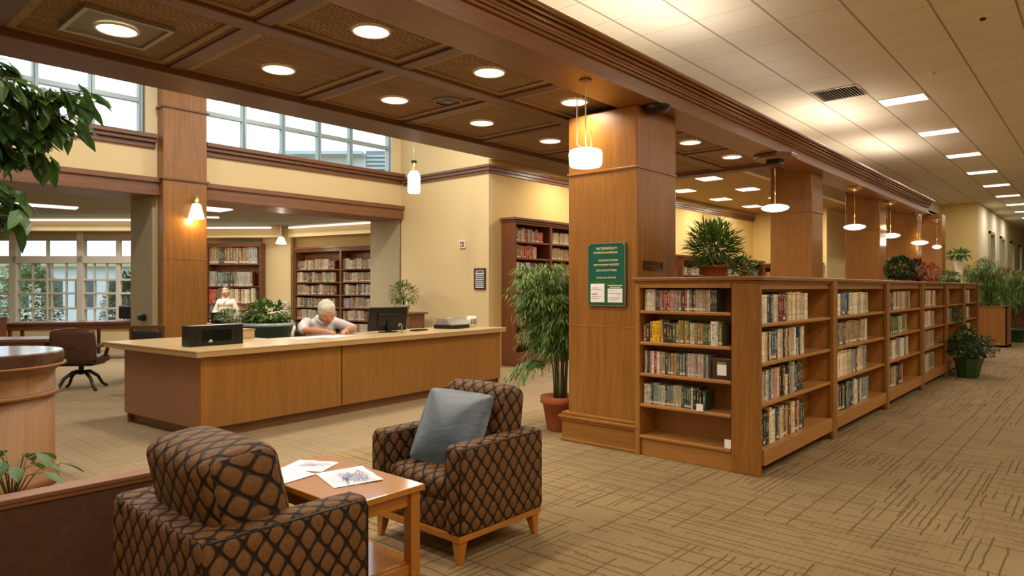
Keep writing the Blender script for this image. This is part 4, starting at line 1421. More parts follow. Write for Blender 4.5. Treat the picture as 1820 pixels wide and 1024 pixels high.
for i, yy in enumerate((13.4, 16.4, 19.2)):
    tall_case(['dark bookcase on the yellow wall just past the thick pillar', 'dark bookcase on the yellow wall behind the bushy plant on the low bookcase', 'dark bookcase on the yellow wall seen left of the second pillar'][i],
              (XC + .36, yy, 0), R(90), 2.7, 2.35, .35, 2, zs5, M['wood_case'], rows, group='tall bookcases on the yellow wall')
tall_case('dark bookcase against the end wall of the inner room, between the second and third pillars', (-8.3, 21.95 - .36, 0), 0, 1.7, 2.25, .35, 2, zs5[:4] + [1.8], M['wood_case'], {None: (.95, (.2, .25), (.05, .08), REDS + COLD + OLD)}, group='tall bookcases on the yellow wall')
# reading room
a = Vector(cw(-8.35, 18.45) + (0,)); b_ = Vector(cw(-6.80, 18.25) + (0,))
rows = {(0, 0): (.9, (.3, .35), (.04, .07), COLD), (0, 1): (.9, (.3, .38), (.04, .07), REDS + COLD + TANS), (0, 2): (.92, (.38, .42), (.04, .07), REDS[:2] + COLD + TANS), (0, 3): (.9, (.38, .42), (.05, .08), COLD + REDS[:1]), (0, 4): (.97, (.44, .48), (.06, .10), COLD + OLD)}
d = b_ - a
tall_case('tall bookcase built into the reading room wall behind the standing woman', a - Vector((0, 0, 0)), math.atan2(d.y, d.x), d.length, 2.72, .36, 1, [.35, .72, 1.08, 1.55, 2.16], M['wood_case'], rows, cornice=False, group='reading room bookcases')
a = Vector(cw(-5.85, 18.15) + (0,)); b_ = Vector(cw(-2.95, 16.45) + (0,))
d = b_ - a
rows = {None: (.92, (.22, .27), (.04, .07), OLD + COLD + PALES[:1])}
tall_case('wide paired bookcase in the reading room behind the white-haired man', a, math.atan2(d.y, d.x), d.length, 2.55, .36, 2, [.35, .68, 1.0, 1.33, 1.66, 1.99], M['wood_case'], rows, group='reading room bookcases')

FB = FARB.build('books', [M['cover_far'], M['pages']])
tag(FB, 'rows of far books filling the tall wall bookcases and the farther low bays', 'books', kind='stuff')

# ================================================================ SERVICE DESK
DA = R(4.9)
dk = thing('service_desk', 'long wooden service desk with a pale beige countertop', 'desk', (-6.64, 2.93, 0), DA)
DL = 4.80
DZ = .89
p = MB(); p.box(-.03, .02, .11, 0, 1.715, DZ - .06); p.build('front_panel', M['wood_desk'], dk, bevel=.004)
p = MB(); p.box(-.03, 1.735, .11, 0, DL, DZ - .06); p.build('front_panel', M['wood_desk'], dk, bevel=.004)
p = MB(); p.box(-.045, -.004, .11, .006, .10, DZ - .06); p.build('corner_post', M['wood_z'], dk, bevel=.006)
p = MB(); p.box(-1.62, 0, .11, -.03, .03, DZ - .06); p.build('side_panel', wood('pinkish_side_panel_wood', '#8E5E40', axis='Z', contrast=.5), dk, bevel=.004)
p = MB(); p.box(-.80, DL - .03, 0, -.03, DL, DZ - .06); p.build('side_panel', M['wood_desk'], dk)
p = MB(); p.box(-.09, .08, 0, -.06, DL - .03, .11); p.box(-1.55, .07, 0, -.06, .10, .11); p.build('plinth', M['wood_trim'], dk)
p = MB(); p.box(-.80, 1.30, .11, -.78, DL - .03, .80); p.box(-1.62, 1.22, .0, -.80, 1.25, DZ - .06); p.box(-1.62, .03, 0, -1.59, 1.25, DZ - .06)
p.build('back_panel', M['wood_desk'], dk)
p = MB(); p.prism([(.08, -.09), (.08, DL + .05), (-.86, DL + .05), (-.86, 1.30), (-1.95, 1.30), (-1.95, -.09)], DZ - .012, DZ)
p.build('countertop', M['counter'], dk)
p = MB(); p.prism([(.075, -.085), (.075, DL + .045), (-.855, DL + .045), (-.855, 1.295), (-1.945, 1.295), (-1.945, -.085)], DZ - .065, DZ - .012)
p.build('counter_edge', M['counter_edge'], dk, bevel=.004)
DB = basis((-6.64, 2.93, 0), DA)


def dloc(x, y, z=DZ): return DB @ Vector((x, y, z))


# black cabinet-like box on the counter
t = thing('card_printer', 'long black box with a dark glass front standing on the left end of the counter', 'electronic device', dloc(-.62, .13), DA)
MB().box(0, 0, 0, .17, .60, .215).build('housing', M['black'], t, bevel=.006)
MB().box(.17, .13, .03, .173, .46, .165).build('glass_front', plain('dark_smoked_glass', '#0C1614', .08), t)
gf = [o_ for o_ in t.children if o_.name.startswith('glass_front')][0]
lg = MB(); lg.box(.173, .20, .038, .1745, .245, .046); lg.box(.173, .205, .05, .1745, .24, .056); lg.box(.173, .213, .060, .1745, .236, .066)
lg.build('emblem', M['white'], gf)
MB().box(.17, .52, .03, .172, .535, .14).box(.17, .06, .03, .172, .07, .15).build('grip_slot', M['dark_metal'], t)
# low beige riser on the inner counter
t = thing('counter_riser', 'low beige riser box on the inner counter behind the black device', 'desk shelf', dloc(-1.25, .62), DA)
MB().box(0, 0, 0, .22, .62, .10).build('box_body', M['counter'], t, bevel=.004)
MB().box(-.01, -.01, .10, .23, .63, .115).build('box_lid', M['counter_edge'], t, bevel=.003)
# monitor seen from behind
t = thing('computer_monitor', 'black computer monitor seen from behind, on the counter beside the man', 'monitor', dloc(-.56, 2.98), DA - R(16))
Mt = Matrix.Translation((0, 0, .185)) @ Matrix.Rotation(R(8), 4, 'Y')
b = MB(); b.T = Mt; b.box(-.02, -.29, -.165, .012, .29, .165); b.build('screen_housing', M['black'], t, bevel=.008)
b = MB(); b.T = Mt; b.box(.012, -.16, -.10, .03, .16, .08); b.build('rear_cover', M['black'], t, bevel=.012)
MB().box(-.02, -.03, .01, .05, .03, .15).build('stand', M['black'], t, bevel=.004)
MB().prism([(.11 * math.cos(R(20 * q)), .14 * math.sin(R(20 * q))) for q in range(18)], 0, .012).build('foot', M['black'], t)
t = thing('desk_hook', 'small curved silver stand in front of the black monitor', 'stand', dloc(-.36, 3.05), DA)
MB().tube([(0, 0, .01), (0, 0, .08), (0, -.012, .11), (0, -.035, .12), (0, -.055, .105), (0, -.06, .08)], .008, 8).build('hook', M['steel'], t, smooth=True)
MB().lathe([(.03, 0), (.03, .008), (.001, .01)], n=20).build('foot', M['steel'], t)
t = thing('keyboard', 'slim dark keyboard lying right of the black monitor', 'keyboard', dloc(-.42, 3.34), DA + R(10))
MB().box(-.07, 0, 0, .07, .26, .016).build('base', M['black'], t, bevel=.004)
k = MB()
for i in range(4):
    for j in range(10): k.box(-.058 + i * .03, .012 + j * .024, .016, -.034 + i * .03, .032 + j * .024, .021)
k.build('keys', M['dark_metal'], t)
t = thing('desk_printer', 'taupe flatbed printer near the far end of the counter', 'printer', dloc(-.48, 4.00), DA + R(4))
b = MB(); b.box(-.17, 0, .0, .17, .46, .055); b.build('base', M['black'], t, bevel=.01)
pr = MB()
n = pr._a([(-.17, .0, .055), (.17, .0, .055), (.17, .46, .055), (-.17, .46, .055), (-.14, .03, .15), (.06, .03, .15), (.06, .43, .15), (-.14, .43, .15)])
for q in ((0, 3, 2, 1), (4, 5, 6, 7), (0, 1, 5, 4), (1, 2, 6, 5), (2, 3, 7, 6), (3, 0, 4, 7)): pr.face([n + i for i in q])
pr.build('lid', M['grey_plastic'], t, bevel=.012)
MB().box(-.04, .15, .150, .0, .26, .153).build('label', M['paper'], t)
MB().box(.16, .10, .01, .22, .30, .02).build('paper_tray', M['dark_metal'], t, bevel=.003)
t = thing('photo_mug', 'white mug printed with pictures, at the far end of the counter', 'mug', dloc(-.45, 4.64), DA)
MB().lathe([(.05, 0), (.072, .01), (.075, .17), (.070, .17), (.066, .02), (.001, .015)], n=28, cap=False).build('body', M['white'], t, smooth=True)
a = MB()
for q in range(7):
    a0 = R(-60 + q * 22); a1 = R(-60 + q * 22 + 14)
    a.poly([(.0765 * math.cos(a0), .0765 * math.sin(a0), .04 + .01 * (q % 2)), (.0765 * math.cos(a1), .0765 * math.sin(a1), .04), (.0765 * math.cos(a1), .0765 * math.sin(a1), .12 + .01 * (q % 3)), (.0765 * math.cos(a0), .0765 * math.sin(a0), .13)])
a.build('printed_picture', M['leaf_grey'], t)
MB().tube([(-.07, 0, .13), (-.11, 0, .13), (-.125, 0, .09), (-.11, 0, .05), (-.07, 0, .045)], .008, 8).build('handle', M['white'], t, smooth=True)


def paper_sheet(name, label, loc, rz, w, h, marks, parent_group=None, seed=0, blue=True):
    t = thing(name, label, 'paper', loc, rz, parent_group)
    r_ = random.Random(seed)
    b = MB(); N = 6
    pts = [[(x / N * w - w / 2, y / N * h - h / 2, .0015 + .004 * math.sin(x * 1.1 + seed) ** 2 * (y / N) ** 2) for x in range(N + 1)] for y in range(N + 1)]
    idx = [[b._a([q]) for q in row] for row in pts]
    for i in range(N):
        for j in range(N): b.face([idx[i][j], idx[i][j + 1], idx[i + 1][j + 1], idx[i + 1][j]])
    sheet = b.build('sheet', M['paper'], t, smooth=True)
    k = MB()
    for q in range(marks):
        cx = r_.uniform(-w * .36, w * .30); cy = r_.uniform(-h * .20, h * .34); a_ = r_.uniform(-.5, .5); L_ = r_.uniform(.02, .10) * w / .25
        p0 = Vector((cx, cy, .0072)); dd = Vector((math.cos(a_), math.sin(a_), 0)); nn = Vector((-math.sin(a_), math.cos(a_), 0)) * r_.uniform(.0003, .0008)
        mid = p0 + dd * L_ * .5 + nn * r_.uniform(-6, 6)
        for s0, s1 in ((p0, mid), (mid, p0 + dd * L_)):
            k.poly([s0 - nn, s1 - nn, s1 + nn, s0 + nn])
    for q in range(5):
        yy = -h * .42 + q * .008
        k.poly([(-w * .1, yy, .0072), (w * .35, yy, .0072), (w * .35, yy + .0012, .0072), (-w * .1, yy + .0012, .0072)])
    k.build('drawing' if blue else 'print', M['ink_blue'] if blue else M['ink_black'], sheet)
    return t


paper_sheet('newspaper', 'open printed paper lying under the hands of the white-haired man', dloc(-.55, 2.0), DA + R(10), .38, .42, 60, seed=3, blue=False)
paper_sheet('newspaper', 'folded printed paper at the left elbow of the white-haired man', dloc(-.55, 1.62), DA - R(12), .26, .34, 60, seed=4, blue=False)

# ================================================================ ARMCHAIRS, TABLE
def armchair(label, loc, rz, group):
    """origin on the floor at the middle; front towards local -y. width .78, depth .74"""
    t = thing('armchair', label, 'armchair', loc, rz, group)
    U = M['lattice']; W2, D2 = .385, .36
    for sx in (-1, 1):
        b = MB()
        b.rbox((sx * (W2 - .062), 0.0, .40), (.062, D2, .245), .035, .004, seg=4)
        b.build('arm', U, t, smooth=True)
    b = MB(); b.rbox((0, D2 - .07, .40), (W2 - .10, .07, .24), .03, seg=4); b.build('back_shell', U, t, smooth=True)
    b = MB(); b.rbox((0, -.03, .245), (W2 - .11, D2 - .055, .085), .02, seg=4); b.build('seat_base', U, t, smooth=True)
    b = MB(); b.rbox((0, -.075, .385), (W2 - .125, D2 - .10, .072), .045, .018, seg=6); b.build('seat_cushion', U, t, smooth=True)
    Mr = Matrix.Rotation(R(-9), 3, 'X')
    b = MB(); b.rbox((0, .205, .655), (W2 - .115, .105, .245), .065, .010, M=Mr, seg=6); b.build('back_cushion', U, t, smooth=True)
    w = MB(); w.box(-W2 + .012, -D2 + .012, .125, W2 - .012, D2 - .012, .165); w.build('base_frame', M['wood_table'], t, bevel=.006)
    for sx in (-1, 1):
        for sy in (-1, 1):
            l = MB(); x, y = sx * (W2 - .055), sy * (D2 - .055)
            n = l._a([(x - .016 + sx * .012, y - .016 + sy * .012, 0), (x + .016 + sx * .012, y - .016 + sy * .012, 0), (x + .016 + sx * .012, y + .016 + sy * .012, 0), (x - .016 + sx * .012, y + .016 + sy * .012, 0),
                      (x - .032, y - .032, .13), (x + .032, y - .032, .13), (x + .032, y + .032, .13), (x - .032, y + .032, .13)])
            for q in ((0, 3, 2, 1), (4, 5, 6, 7), (0, 1, 5, 4), (1, 2, 6, 5), (2, 3, 7, 6), (3, 0, 4, 7)): l.face([n + i for i in q])
            l.build('leg', M['wood_table'], t, bevel=.004)
    # piping
    for sx in (-1, 1):
        pp_ = MB()
        x = sx * W2 * .985; xi = sx * (W2 - .117)
        pp_.tube([(x, -D2 + .012, .17), (x, -D2 + .012, .60), (x, -D2 + .03, .628), (x, D2 - .03, .628)], .005, 6)
        pp_.build('piping', M['black_leather'], t, smooth=True)
        pp_ = MB()
        pp_.tube([(xi, -D2 + .012, .32), (xi, -D2 + .012, .60), (xi, -D2 + .03, .628), (xi, .08, .628)], .005, 6)
        pp_.build('piping', M['black_leather'], t, smooth=True)
    return t


ac1 = armchair('brown lattice-patterned armchair seen from behind, close to the low dark partition', (-2.705, 1.355, 0), R(180), 'lattice-patterned armchairs')
ac2 = dup(ac1, (-2.975, 2.87, 0), 0, 'brown lattice-patterned armchair holding the blue-grey cushion')
ac1.scale = (1.09, .97, 1)
for _c in ac1.children:
    if _c.name.startswith('back_cushion'): _c.scale = (1.0, 1.5, 1.02); _c.location = (-.035, -.205, -.01)
b = MB()
Mc = Matrix.Rotation(R(-30), 3, 'X') @ Matrix.Rotation(R(4), 3, 'Y')
Mc = Matrix.Rotation(R(20), 3, 'Z') @ Mc
b.rbox((0, 0, 0), (.215, .05, .225), .03, .04, M=Mc, seg=8, pinch=.6)
o = b.build('cushion', M['satin'], smooth=True, loc=(-2.955, 2.80, .665))
sd = o.modifiers.new('soft', 'SUBSURF'); sd.levels = 1; sd.render_levels = 1
tag(o, 'blue-grey satin cushion leaning in the farther armchair', 'cushion')

tb = thing('coffee_table', 'low orange wooden table with papers between the two armchairs', 'table', (-2.915, 1.945, 0))
TW, TD = .43, .232
MB().box(-TW, -TD, .52, TW, TD, .55).build('tabletop', M['wood_table'], tb, bevel=.004)
ap = MB()
ap.box(-TW + .05, -TD + .035, .45, TW - .05, -TD + .055, .52); ap.box(-TW + .05, TD - .055, .45, TW - .05, TD - .035, .52)
ap.box(-TW + .035, -TD + .05, .45, -TW + .055, TD - .05, .52); ap.box(TW - .055, -TD + .05, .45, TW - .035, TD - .05, .52)
ap.build('apron', M['wood_table'], tb, bevel=.003)
for sx in (-1, 1):
    for sy in (-1, 1):
        x, y = sx * (TW - .045), sy * (TD - .045)
        MB().box(x - .028, y - .028, 0, x + .028, y + .028, .52).build('leg', M['wood_x'] if 0 else M['wood_table'], tb, bevel=.003)
st = MB(); st.box(-TW + .05, -TD + .03, .16, TW - .05, TD - .03, .18); st.box(-TW + .03, -TD + .07, .12, -TW + .055, TD - .07, .17); st.box(TW - .055, -TD + .07, .12, TW - .03, TD - .07, .17)
st.build('lower_shelf', M['wood_table'], tb, bevel=.003)
PGp = 'drawings on the coffee table'
paper_sheet('drawing_sheet', 'largest white sheet with blue sketch lines, nearest the cushioned armchair', (-2.86, 2.00, .551), R(-16), .30, .25, 190, PGp, 11)
paper_sheet('drawing_sheet', 'white sheet with faint blue sketch lines at the far corner of the table', (-3.19, 1.985, .551), R(28), .24, .19, 90, PGp, 12)
paper_sheet('drawing_sheet', 'mostly blank white sheet half hidden behind the near armchair', (-3.13, 1.80, .551), R(8), .25, .20, 12, PGp, 13)
t = thing('magazine', 'blue and white magazine lying on the lower shelf of the coffee table', 'magazine', (-2.88, 1.90, .18), R(15))
MB().box(-.11, -.14, 0, .11, .14, .012).build('pages', M['pages'], t)
MB().box(-.112, -.142, .012, .112, .142, .0135).build('cover', plain('magazine_print', '#9AB0C0', .35, var=.5, scale=14), t)

# low dark partition in front, left
pt = thing('low_partition', 'low dark partition with a reddish wooden cap, left of the near armchair', 'partition', (-3.66, -2.0, 0))
MB().box(-.03, 0, 0, .03, 3.36, .53).build('panel', M['wood_panel'], pt)
k = MB(); k.box(-.045, 0, .53, .045, 3.375, .552); k.box(-.055, 0, .552, .055, 3.385, .575); k.build('cap_rail', M['wood_header'], pt, bevel=.005)

M['wood_podium'] = wood('satin_honey_wood', '#8E602C', axis='Z', rough=.5, coat=0)
# curved podium at the left edge
x, y = cw(-4.02, 5.05)
pd = thing('curved_podium', 'round-fronted honey wood podium with a dark polished top, by the left edge', 'podium', (x, y, 0), YAW)
prf = [(.50, 0), (.50, .72)]
MB().lathe([(.53, 0), (.53, .08), (.50, .10), (.50, .92)], n=56).build('body', M['wood_podium'], pd, smooth=True)
MB().lathe([(.50, .68), (.525, .685), (.53, .70), (.525, .715), (.50, .72)], n=56, cap=False).build('belt_moulding', M['wood_podium'], pd, smooth=True)
MB().lathe([(.50, .86), (.52, .88), (.545, .905), (.575, .91), (.575, .925), (.53, .93)], n=56, cap=False).build('cornice_moulding', M['wood_podium'], pd, smooth=True)
MB().lathe([(.001, .925), (.555, .925), (.56, .93), (.56, 1.01), (.55, 1.02), (.001, 1.02)], n=56, cap=False).build('top', M['wood_dark'], pd)

# ================================================================ NOTICE BOARD ETC.
def text_mesh(s, size, mat, parent, loc, rot=(R(90), 0, 0), name='lettering', align='CENTER', sx=1.0, ext=.0006):
    cu = bpy.data.curves.new(name, 'FONT'); cu.body = s; cu.size = size; cu.align_x = align; cu.extrude = ext
    to = bpy.data.objects.new(name, cu); COL.objects.link(to)
    bpy.context.view_layer.update()
    me = bpy.data.meshes.new_from_object(to.evaluated_get(bpy.context.evaluated_depsgraph_get()))
    bpy.data.objects.remove(to)
    me.materials.clear(); me.materials.append(mat)
    o = bpy.data.objects.new(name, me); COL.objects.link(o)
    o.parent = parent; o.location = loc; o.rotation_euler = rot; o.scale = (sx, 1, 1)
    return o


nb = thing('notice_board', 'teal notice board with cream lettering on the thick pillar', 'sign', (-3.535, 5.345, 1.335))
w, h = .205, .585
MB().box(-w, -.002, 0, w, .022, h).build('board', M['teal_sign'], nb, bevel=.002)
MB().box(-w - .004, -.006, -.004, w + .004, .0, .004).box(-w - .004, -.006, h - .004, w + .004, 0, h + .004).box(-w - .004, -.006, 0, -w + .003, 0, h).box(w - .003, -.006, 0, w + .004, 0, h).build('edge_strip', M['steel'], nb)
MB().box(-w + .01, -.005, .015, w - .01, -.001, .235).build('lower_field', plain('olive_green_field', '#2C6030', .4, var=.2), nb)
for s_, sz, zz, xx in (('WITIEIWEALM', .036, .525, .0), ('I POVIIDAN IALIBRSNAF', .030, .488, -.01), ('SCROPSAGTILOW', .026, .415, .02), ('BOOTHODINEM ANSODIO*', .026, .375, .0), ('ZOOOMOOTTBRES', .026, .322, .0), ('Sorettenceits tlplocdtits', .026, .255, .0)):
    text_mesh(s_, sz, M['sign_text'], nb, (xx, -.004, zz), sx=.86 if len(s_) > 16 else 1.0)
p1 = MB(); p1.box(-.175, -.008, .03, -.02, -.005, .205); p1.build('left_sheet', M['paper'], nb)
p1 = MB(); p1.box(.018, -.008, .03, .178, -.005, .16); p1.build('right_sheet', M['paper'], nb)
q = MB()
for i, (xa, xb_, zz) in enumerate(((-.16, -.09, .165), (-.16, -.05, .15), (-.165, -.10, .105), (-.165, -.05, .085), (-.165, -.08, .065), (.03, .10, .14), (.03, .16, .115), (.12, .16, .10), (.03, .16, .075), (.03, .14, .055))):
    q.box(xa, -.0095, zz, xb_, -.008, zz + (.006 if i == 2 else .0022))
q.build('printed_lines', M['ink_black'], nb)
q = MB(); q.box(.018, -.0065, .185, .178, -.005, .192); q.box(.04, -.0065, .168, .16, -.005, .174); q.build('strip_lines', M['paper'], nb)
for sx in (-1, 1):
    MB().box(sx * (w - .012) - .010, -.010, h - .022, sx * (w - .012) + .010, -.002, h - .002).build('corner_clip', M['steel'], nb)

t = thing('wall_thermostat', 'small white-framed red panel on the cream wall', 'wall panel', (-9.50, YB, 2.28))
MB().box(-.085, -.025, 0, .085, 0, .16).build('frame', M['white'], t, bevel=.006)
MB().box(-.055, -.028, .03, .055, -.025, .125).build('panel', plain('dusty_red_panel', '#A0504A', .5, var=.3, scale=60), t)
MB().box(-.03, -.030, .05, .01, -.028, .09).build('symbol', M['white'], t)
t = thing('framed_notice', 'dark-framed printed notice on the cream wall above the printer', 'framed notice', (-9.02, YB, 1.47))
f = MB(); f.frame(-.15, -.03, 0, .15, 0, .41, .035, 'y')
f.build('frame', M['wood_dark'], t, bevel=.004)
pr_ = MB().box(-.115, -.012, .035, .115, 0, .375).build('print', M['paper'], t)
g = MB()
for i in range(7):
    for j in range(4): g.box(-.10 + j * .052, -.0135, .055 + i * .036, -.058 + j * .052, -.012, .078 + i * .036)
g.box(-.09, -.0135, .32, .09, -.012, .35)
g.build('printed_table', M['ink_black'], pr_)
t = thing('wall_switch', 'small framed plate on the yellow end wall between the second and third pillars', 'wall plate', (-7.1, 22.0, 2.2))
MB().box(-.07, -.02, 0, .07, 0, .28).build('plate', M['wood_dark'], t)
MB().box(-.04, -.03, .0, .04, -.02, .05).build('knob', M['brass'], t)
t = thing('hand_dispenser', 'small black dispenser on the side of the reddish pillar', 'dispenser', (XA - .40, 4.30, 1.02), 0)
MB().rbox((0, -.05, .0), (.07, .05, .05), .02).build('body', M['black'], t, smooth=True)

# ================================================================ READING ROOM FURNITURE
def long_table(label, u0, z0, u1, z1, H, D, group, panel=True):
    a = Vector(cw(u0, z0) + (0,)); b_ = Vector(cw(u1, z1) + (0,)); d = b_ - a; L = d.length
    t = thing('long_table', label, 'table', a, math.atan2(d.y, d.x), group)
    MB().box(0, 0, H - .05, L, D, H).build('tabletop', M['wood_dark2'], t, bevel=.008)
    MB().box(.05, .03, H - .16, L - .05, .06, H - .05).box(.05, D - .06, H - .16, L - .05, D - .03, H - .05).build('apron', M['wood_dark2'], t)
    for x in (.08, L / 2, L - .14):
        for y in (.05, D - .11):
            MB().box(x, y, 0, x + .06, y + .06, H - .05).build('leg', M['wood_dark2'], t, bevel=.004)
    return t


M['wood_dark2'] = wood('mid_brown_table_wood', '#6A3E26', axis='X', rough=.3)
long_table('long brown table before the reading room windows, carrying the black monitor', -10.2, 13.5, -7.35, 14.4, .80, .8, 'reading room tables')
long_table('long brown table nearest the office chair, running behind the podium', -9.0, 9.1, -6.76, 9.8, .76, .7, 'reading room tables')
long_table('brown table in front of the standing woman', -6.9, 13.98, -4.9, 13.98, .76, .62, 'reading room tables')
c_ = cw(-10.9, 12.4)
t = thing('low_cabinet', 'small brown cabinet against the left edge before the windows', 'cabinet', (c_[0], c_[1], 0), YAW)
MB().box(0, 0, 0, 1.25, .5, .92).build('body', M['wood_dark2'], t, bevel=.006)
MB().box(-.02, -.02, .92, 1.27, .52, .95).build('top', M['wood_dark2'], t, bevel=.004)
for xa, xk in ((.05, .55), (.65, .70)):
    dr = MB().box(xa, -.015, .1, xa + .55, 0, .86).build('door', M['wood_header'], t, bevel=.004)
    MB().ball((xk, -.025, .5), .014, 6).build('knob', M['brass'], dr, smooth=True)
c_ = cw(-8.05, 14.3)
t = thing('computer_monitor', 'black monitor with rounded corners on the long table before the windows', 'monitor', (c_[0], c_[1], .80), YAW)
MB().rbox((0, 0, .19), (.27, .04, .14), .03).build('screen_housing', M['black'], t, smooth=True)
MB().box(-.03, -.02, 0, .03, .03, .08).build('stand', M['black'], t)
MB().box(-.12, -.08, 0, .12, .09, .012).build('foot', M['black'], t)


def office_chair(label, loc, rz, mat, group=None, H=.88):
    """back towards local -y (backrest at -y, front +y)"""
    t = thing('office_chair', label, 'chair', loc, rz, group)
    Mb = Matrix.Rotation(R(7), 3, 'X')
    b = MB(); b.rbox((0, -.24, .66), (.29, .055, .235), .05, .02, M=Mb, seg=6); b.build('backrest', mat, t, smooth=True)
    sm_ = MB()
    sm_.tube([Mb @ Vector((-.27, -.055, -.02)) + Vector((0, -.24, .66)), Mb @ Vector((0, -.082, -.02)) + Vector((0, -.24, .66)), Mb @ Vector((.27, -.055, -.02)) + Vector((0, -.24, .66))], .006, 6)
    sm_.build('seam', M['black_leather'], t, smooth=True)
    fr_ = MB()
    rim = []
    for q in range(25):
        a_ = math.pi * (q / 24) + 0
        rim.append(Mb @ Vector((.295 * math.cos(a_) * (1.0), 0, .06 + .19 * math.sin(a_) ** .6 if math.sin(a_) > 0 else .06)) + Vector((0, -.24, .66)))
    rim = [Mb @ Vector((.285, 0, -.24)) + Vector((0, -.24, .66))] + rim + [Mb @ Vector((-.285, 0, -.24)) + Vector((0, -.24, .66))]
    fr_.tube(rim, .018, 8)
    fr_.build('back_rim', mat, t, smooth=True)
    b = MB(); b.rbox((0, .04, .44), (.28, .27, .055), .045, .02, seg=5); b.build('seat', mat, t, smooth=True)
    for sx in (-1, 1):
        a = MB(); a.tube([(sx * .27, -.22, .62), (sx * .31, -.05, .66), (sx * .31, .15, .65), (sx * .29, .18, .60), (sx * .27, .14, .46)], [.03, .034, .034, .028, .024], 8)
        a.build('arm', mat, t, smooth=True)
    f = MB(); f.tube([(0, 0, .22), (0, 0, .40)], .035, 12); f.box(-.24, -.22, .365, .24, .22, .39)
    f.build('seat_frame', M['dark_metal'], t, smooth=False)
    for k in range(4):
        a_ = R(45 + 90 * k + 8)
        dx, dy = math.cos(a_), math.sin(a_)
        l = MB(); l.tube([(0, 0, .25), (dx * .12, dy * .12, .26), (dx * .24, dy * .24, .18), (dx * .31, dy * .31, .06), (dx * .36, dy * .36, .02)], [.03, .028, .024, .02, .018], 8)
        lo_ = l.build('leg', M['dark_metal'], t, smooth=True)
        c = MB(); c.ball((dx * .37, dy * .37, .022), (.026, .026, .022), 6); c.build('caster', M['black'], lo_, smooth=True)
    return t


c_ = cw(-6.38, 10.0)
office_chair('brown leather office chair seen from behind, beyond the corner of the desk', (c_[0], c_[1], 0), YAW + R(8), M['leather'])
c_ = cw(-5.0, 9.55)
t = thing('wooden_chair', 'wooden-framed chair with a black padded back, peeping over the desk', 'chair', (c_[0], c_[1], 0), YAW - R(5))
f = MB(); f.box(-.25, -.28, .40, -.21, -.24, .98); f.box(.21, -.28, .40, .25, -.24, .98); f.box(-.25, -.285, .93, .25, -.235, .985); f.build('back_frame', M['wood_dark2'], t, bevel=.008)
MB().rbox((0, -.27, .80), (.20, .035, .115), .03, .01).build('back_pad', M['black_leather'], t, smooth=True)
MB().rbox((0, 0, .44), (.25, .25, .04), .03, .01).build('seat', M['black_leather'], t, smooth=True)
for sx in (-1, 1):
    for sy in (-1, 1):
        MB().box(sx * .23 - .02, sy * .25 - .02, 0, sx * .23 + .02, sy * .25 + .02, .42).build('leg', M['wood_dark2'], t, bevel=.004)
# white papers / shape beside the woman: a cream armchair-back and open book
c_ = cw(-5.2, 15.1)
t = thing('upholstered_chair', 'cream upholstered chair turned sideways beside the standing woman', 'chair', (c_[0], c_[1], 0), YAW + R(25))
MB().rbox((0, .2, .86), (.24, .06, .32), .05, .02, M=Matrix.Rotation(R(-8), 3, 'X')).build('backrest', M['blouse'], t, smooth=True)
MB().rbox((0, -.06, .46), (.27, .27, .07), .05, .02).build('seat', M['blouse'], t, smooth=True)
for sx in (-1, 1):
    MB().tube([(sx * .27, .2, .75), (sx * .30, 0, .68), (sx * .29, -.22, .62), (sx * .27, -.25, .48)], [.035, .04, .04, .035], 8).build('arm', M['blouse'], t, smooth=True)
for sx in (-1, 1):
    for sy in (-1, 1):
        MB().box(sx * .22 - .02, sy * .2 - .02, 0, sx * .22 + .02, sy * .2 + .02, .40).build('leg', M['wood_dark2'], t, bevel=.004)
c_ = cw(-6.15, 14.2)
t = thing('laptop', 'open dark laptop on the table in front of the standing woman', 'laptop', (c_[0], c_[1], .76), YAW)
MB().box(-.17, -.02, 0, .17, .24, .015).build('base', M['black'], t, bevel=.003)
b = MB(); b.T = Matrix.Translation((0, -.02, .012)) @ Matrix.Rotation(R(10), 4, 'X'); b.box(-.17, -.006, 0, .17, .006, .22); b.build('screen', M['black'], t, bevel=.003)
# small plant table in the corner behind the monitor
t = thing('plant_stand', 'small brown side table in the corner behind the black monitor', 'side table', (-10.65, 8.85, 0))
MB().box(-.36, -.25, .98, .36, .25, 1.01).build('tabletop', M['wood_trim'], t, bevel=.006)
MB().box(-.30, -.20, .70, .30, .20, .98).build('drawer_box', M['wood_header'], t, bevel=.004)
for sx in (-1, 1):
    for sy in (-1, 1): MB().box(sx * .28 - .02, sy * .18 - .02, 0, sx * .28 + .02, sy * .18 + .02, .72).build('leg', M['wood_header'], t)
# far end: planter box, dark table
t = thing('planter_box', 'tall dark wooden planter box at the far end of the aisle', 'planter', (-2.75, 20.9, 0))
pb = MB(); pb.box(0, 0, .0, .85, .95, .06); pb.box(0, 0, 0, .85, .04, 1.02); pb.box(0, .91, 0, .85, .95, 1.02); pb.box(0, 0, 0, .04, .95, 1.02); pb.box(.81, 0, 0, .85, .95, 1.02)
pb.build('box_body', M['wood_z'], t, bevel=.006)
r_ = MB(); r_.box(-.02, -.02, 1.0, .87, .05, 1.04); r_.box(-.02, .90, 1.0, .87, .97, 1.04); r_.box(-.02, -.02, 1.0, .05, .97, 1.04); r_.box(.80, -.02, 1.0, .87, .97, 1.04)
r_.build('rim', M['wood_case'], t, bevel=.006)
MB().box(.04, .04, .9, .81, .91, .95).build('soil', M['soil'], t)
t = thing('console_table', 'dark console table behind the bamboo at the far end of the aisle', 'table', (-3.2, 24.6, 0))
MB().box(0, 0, .95, 1.9, .6, 1.02).build('tabletop', M['wood_dark2'], t, bevel=.006)
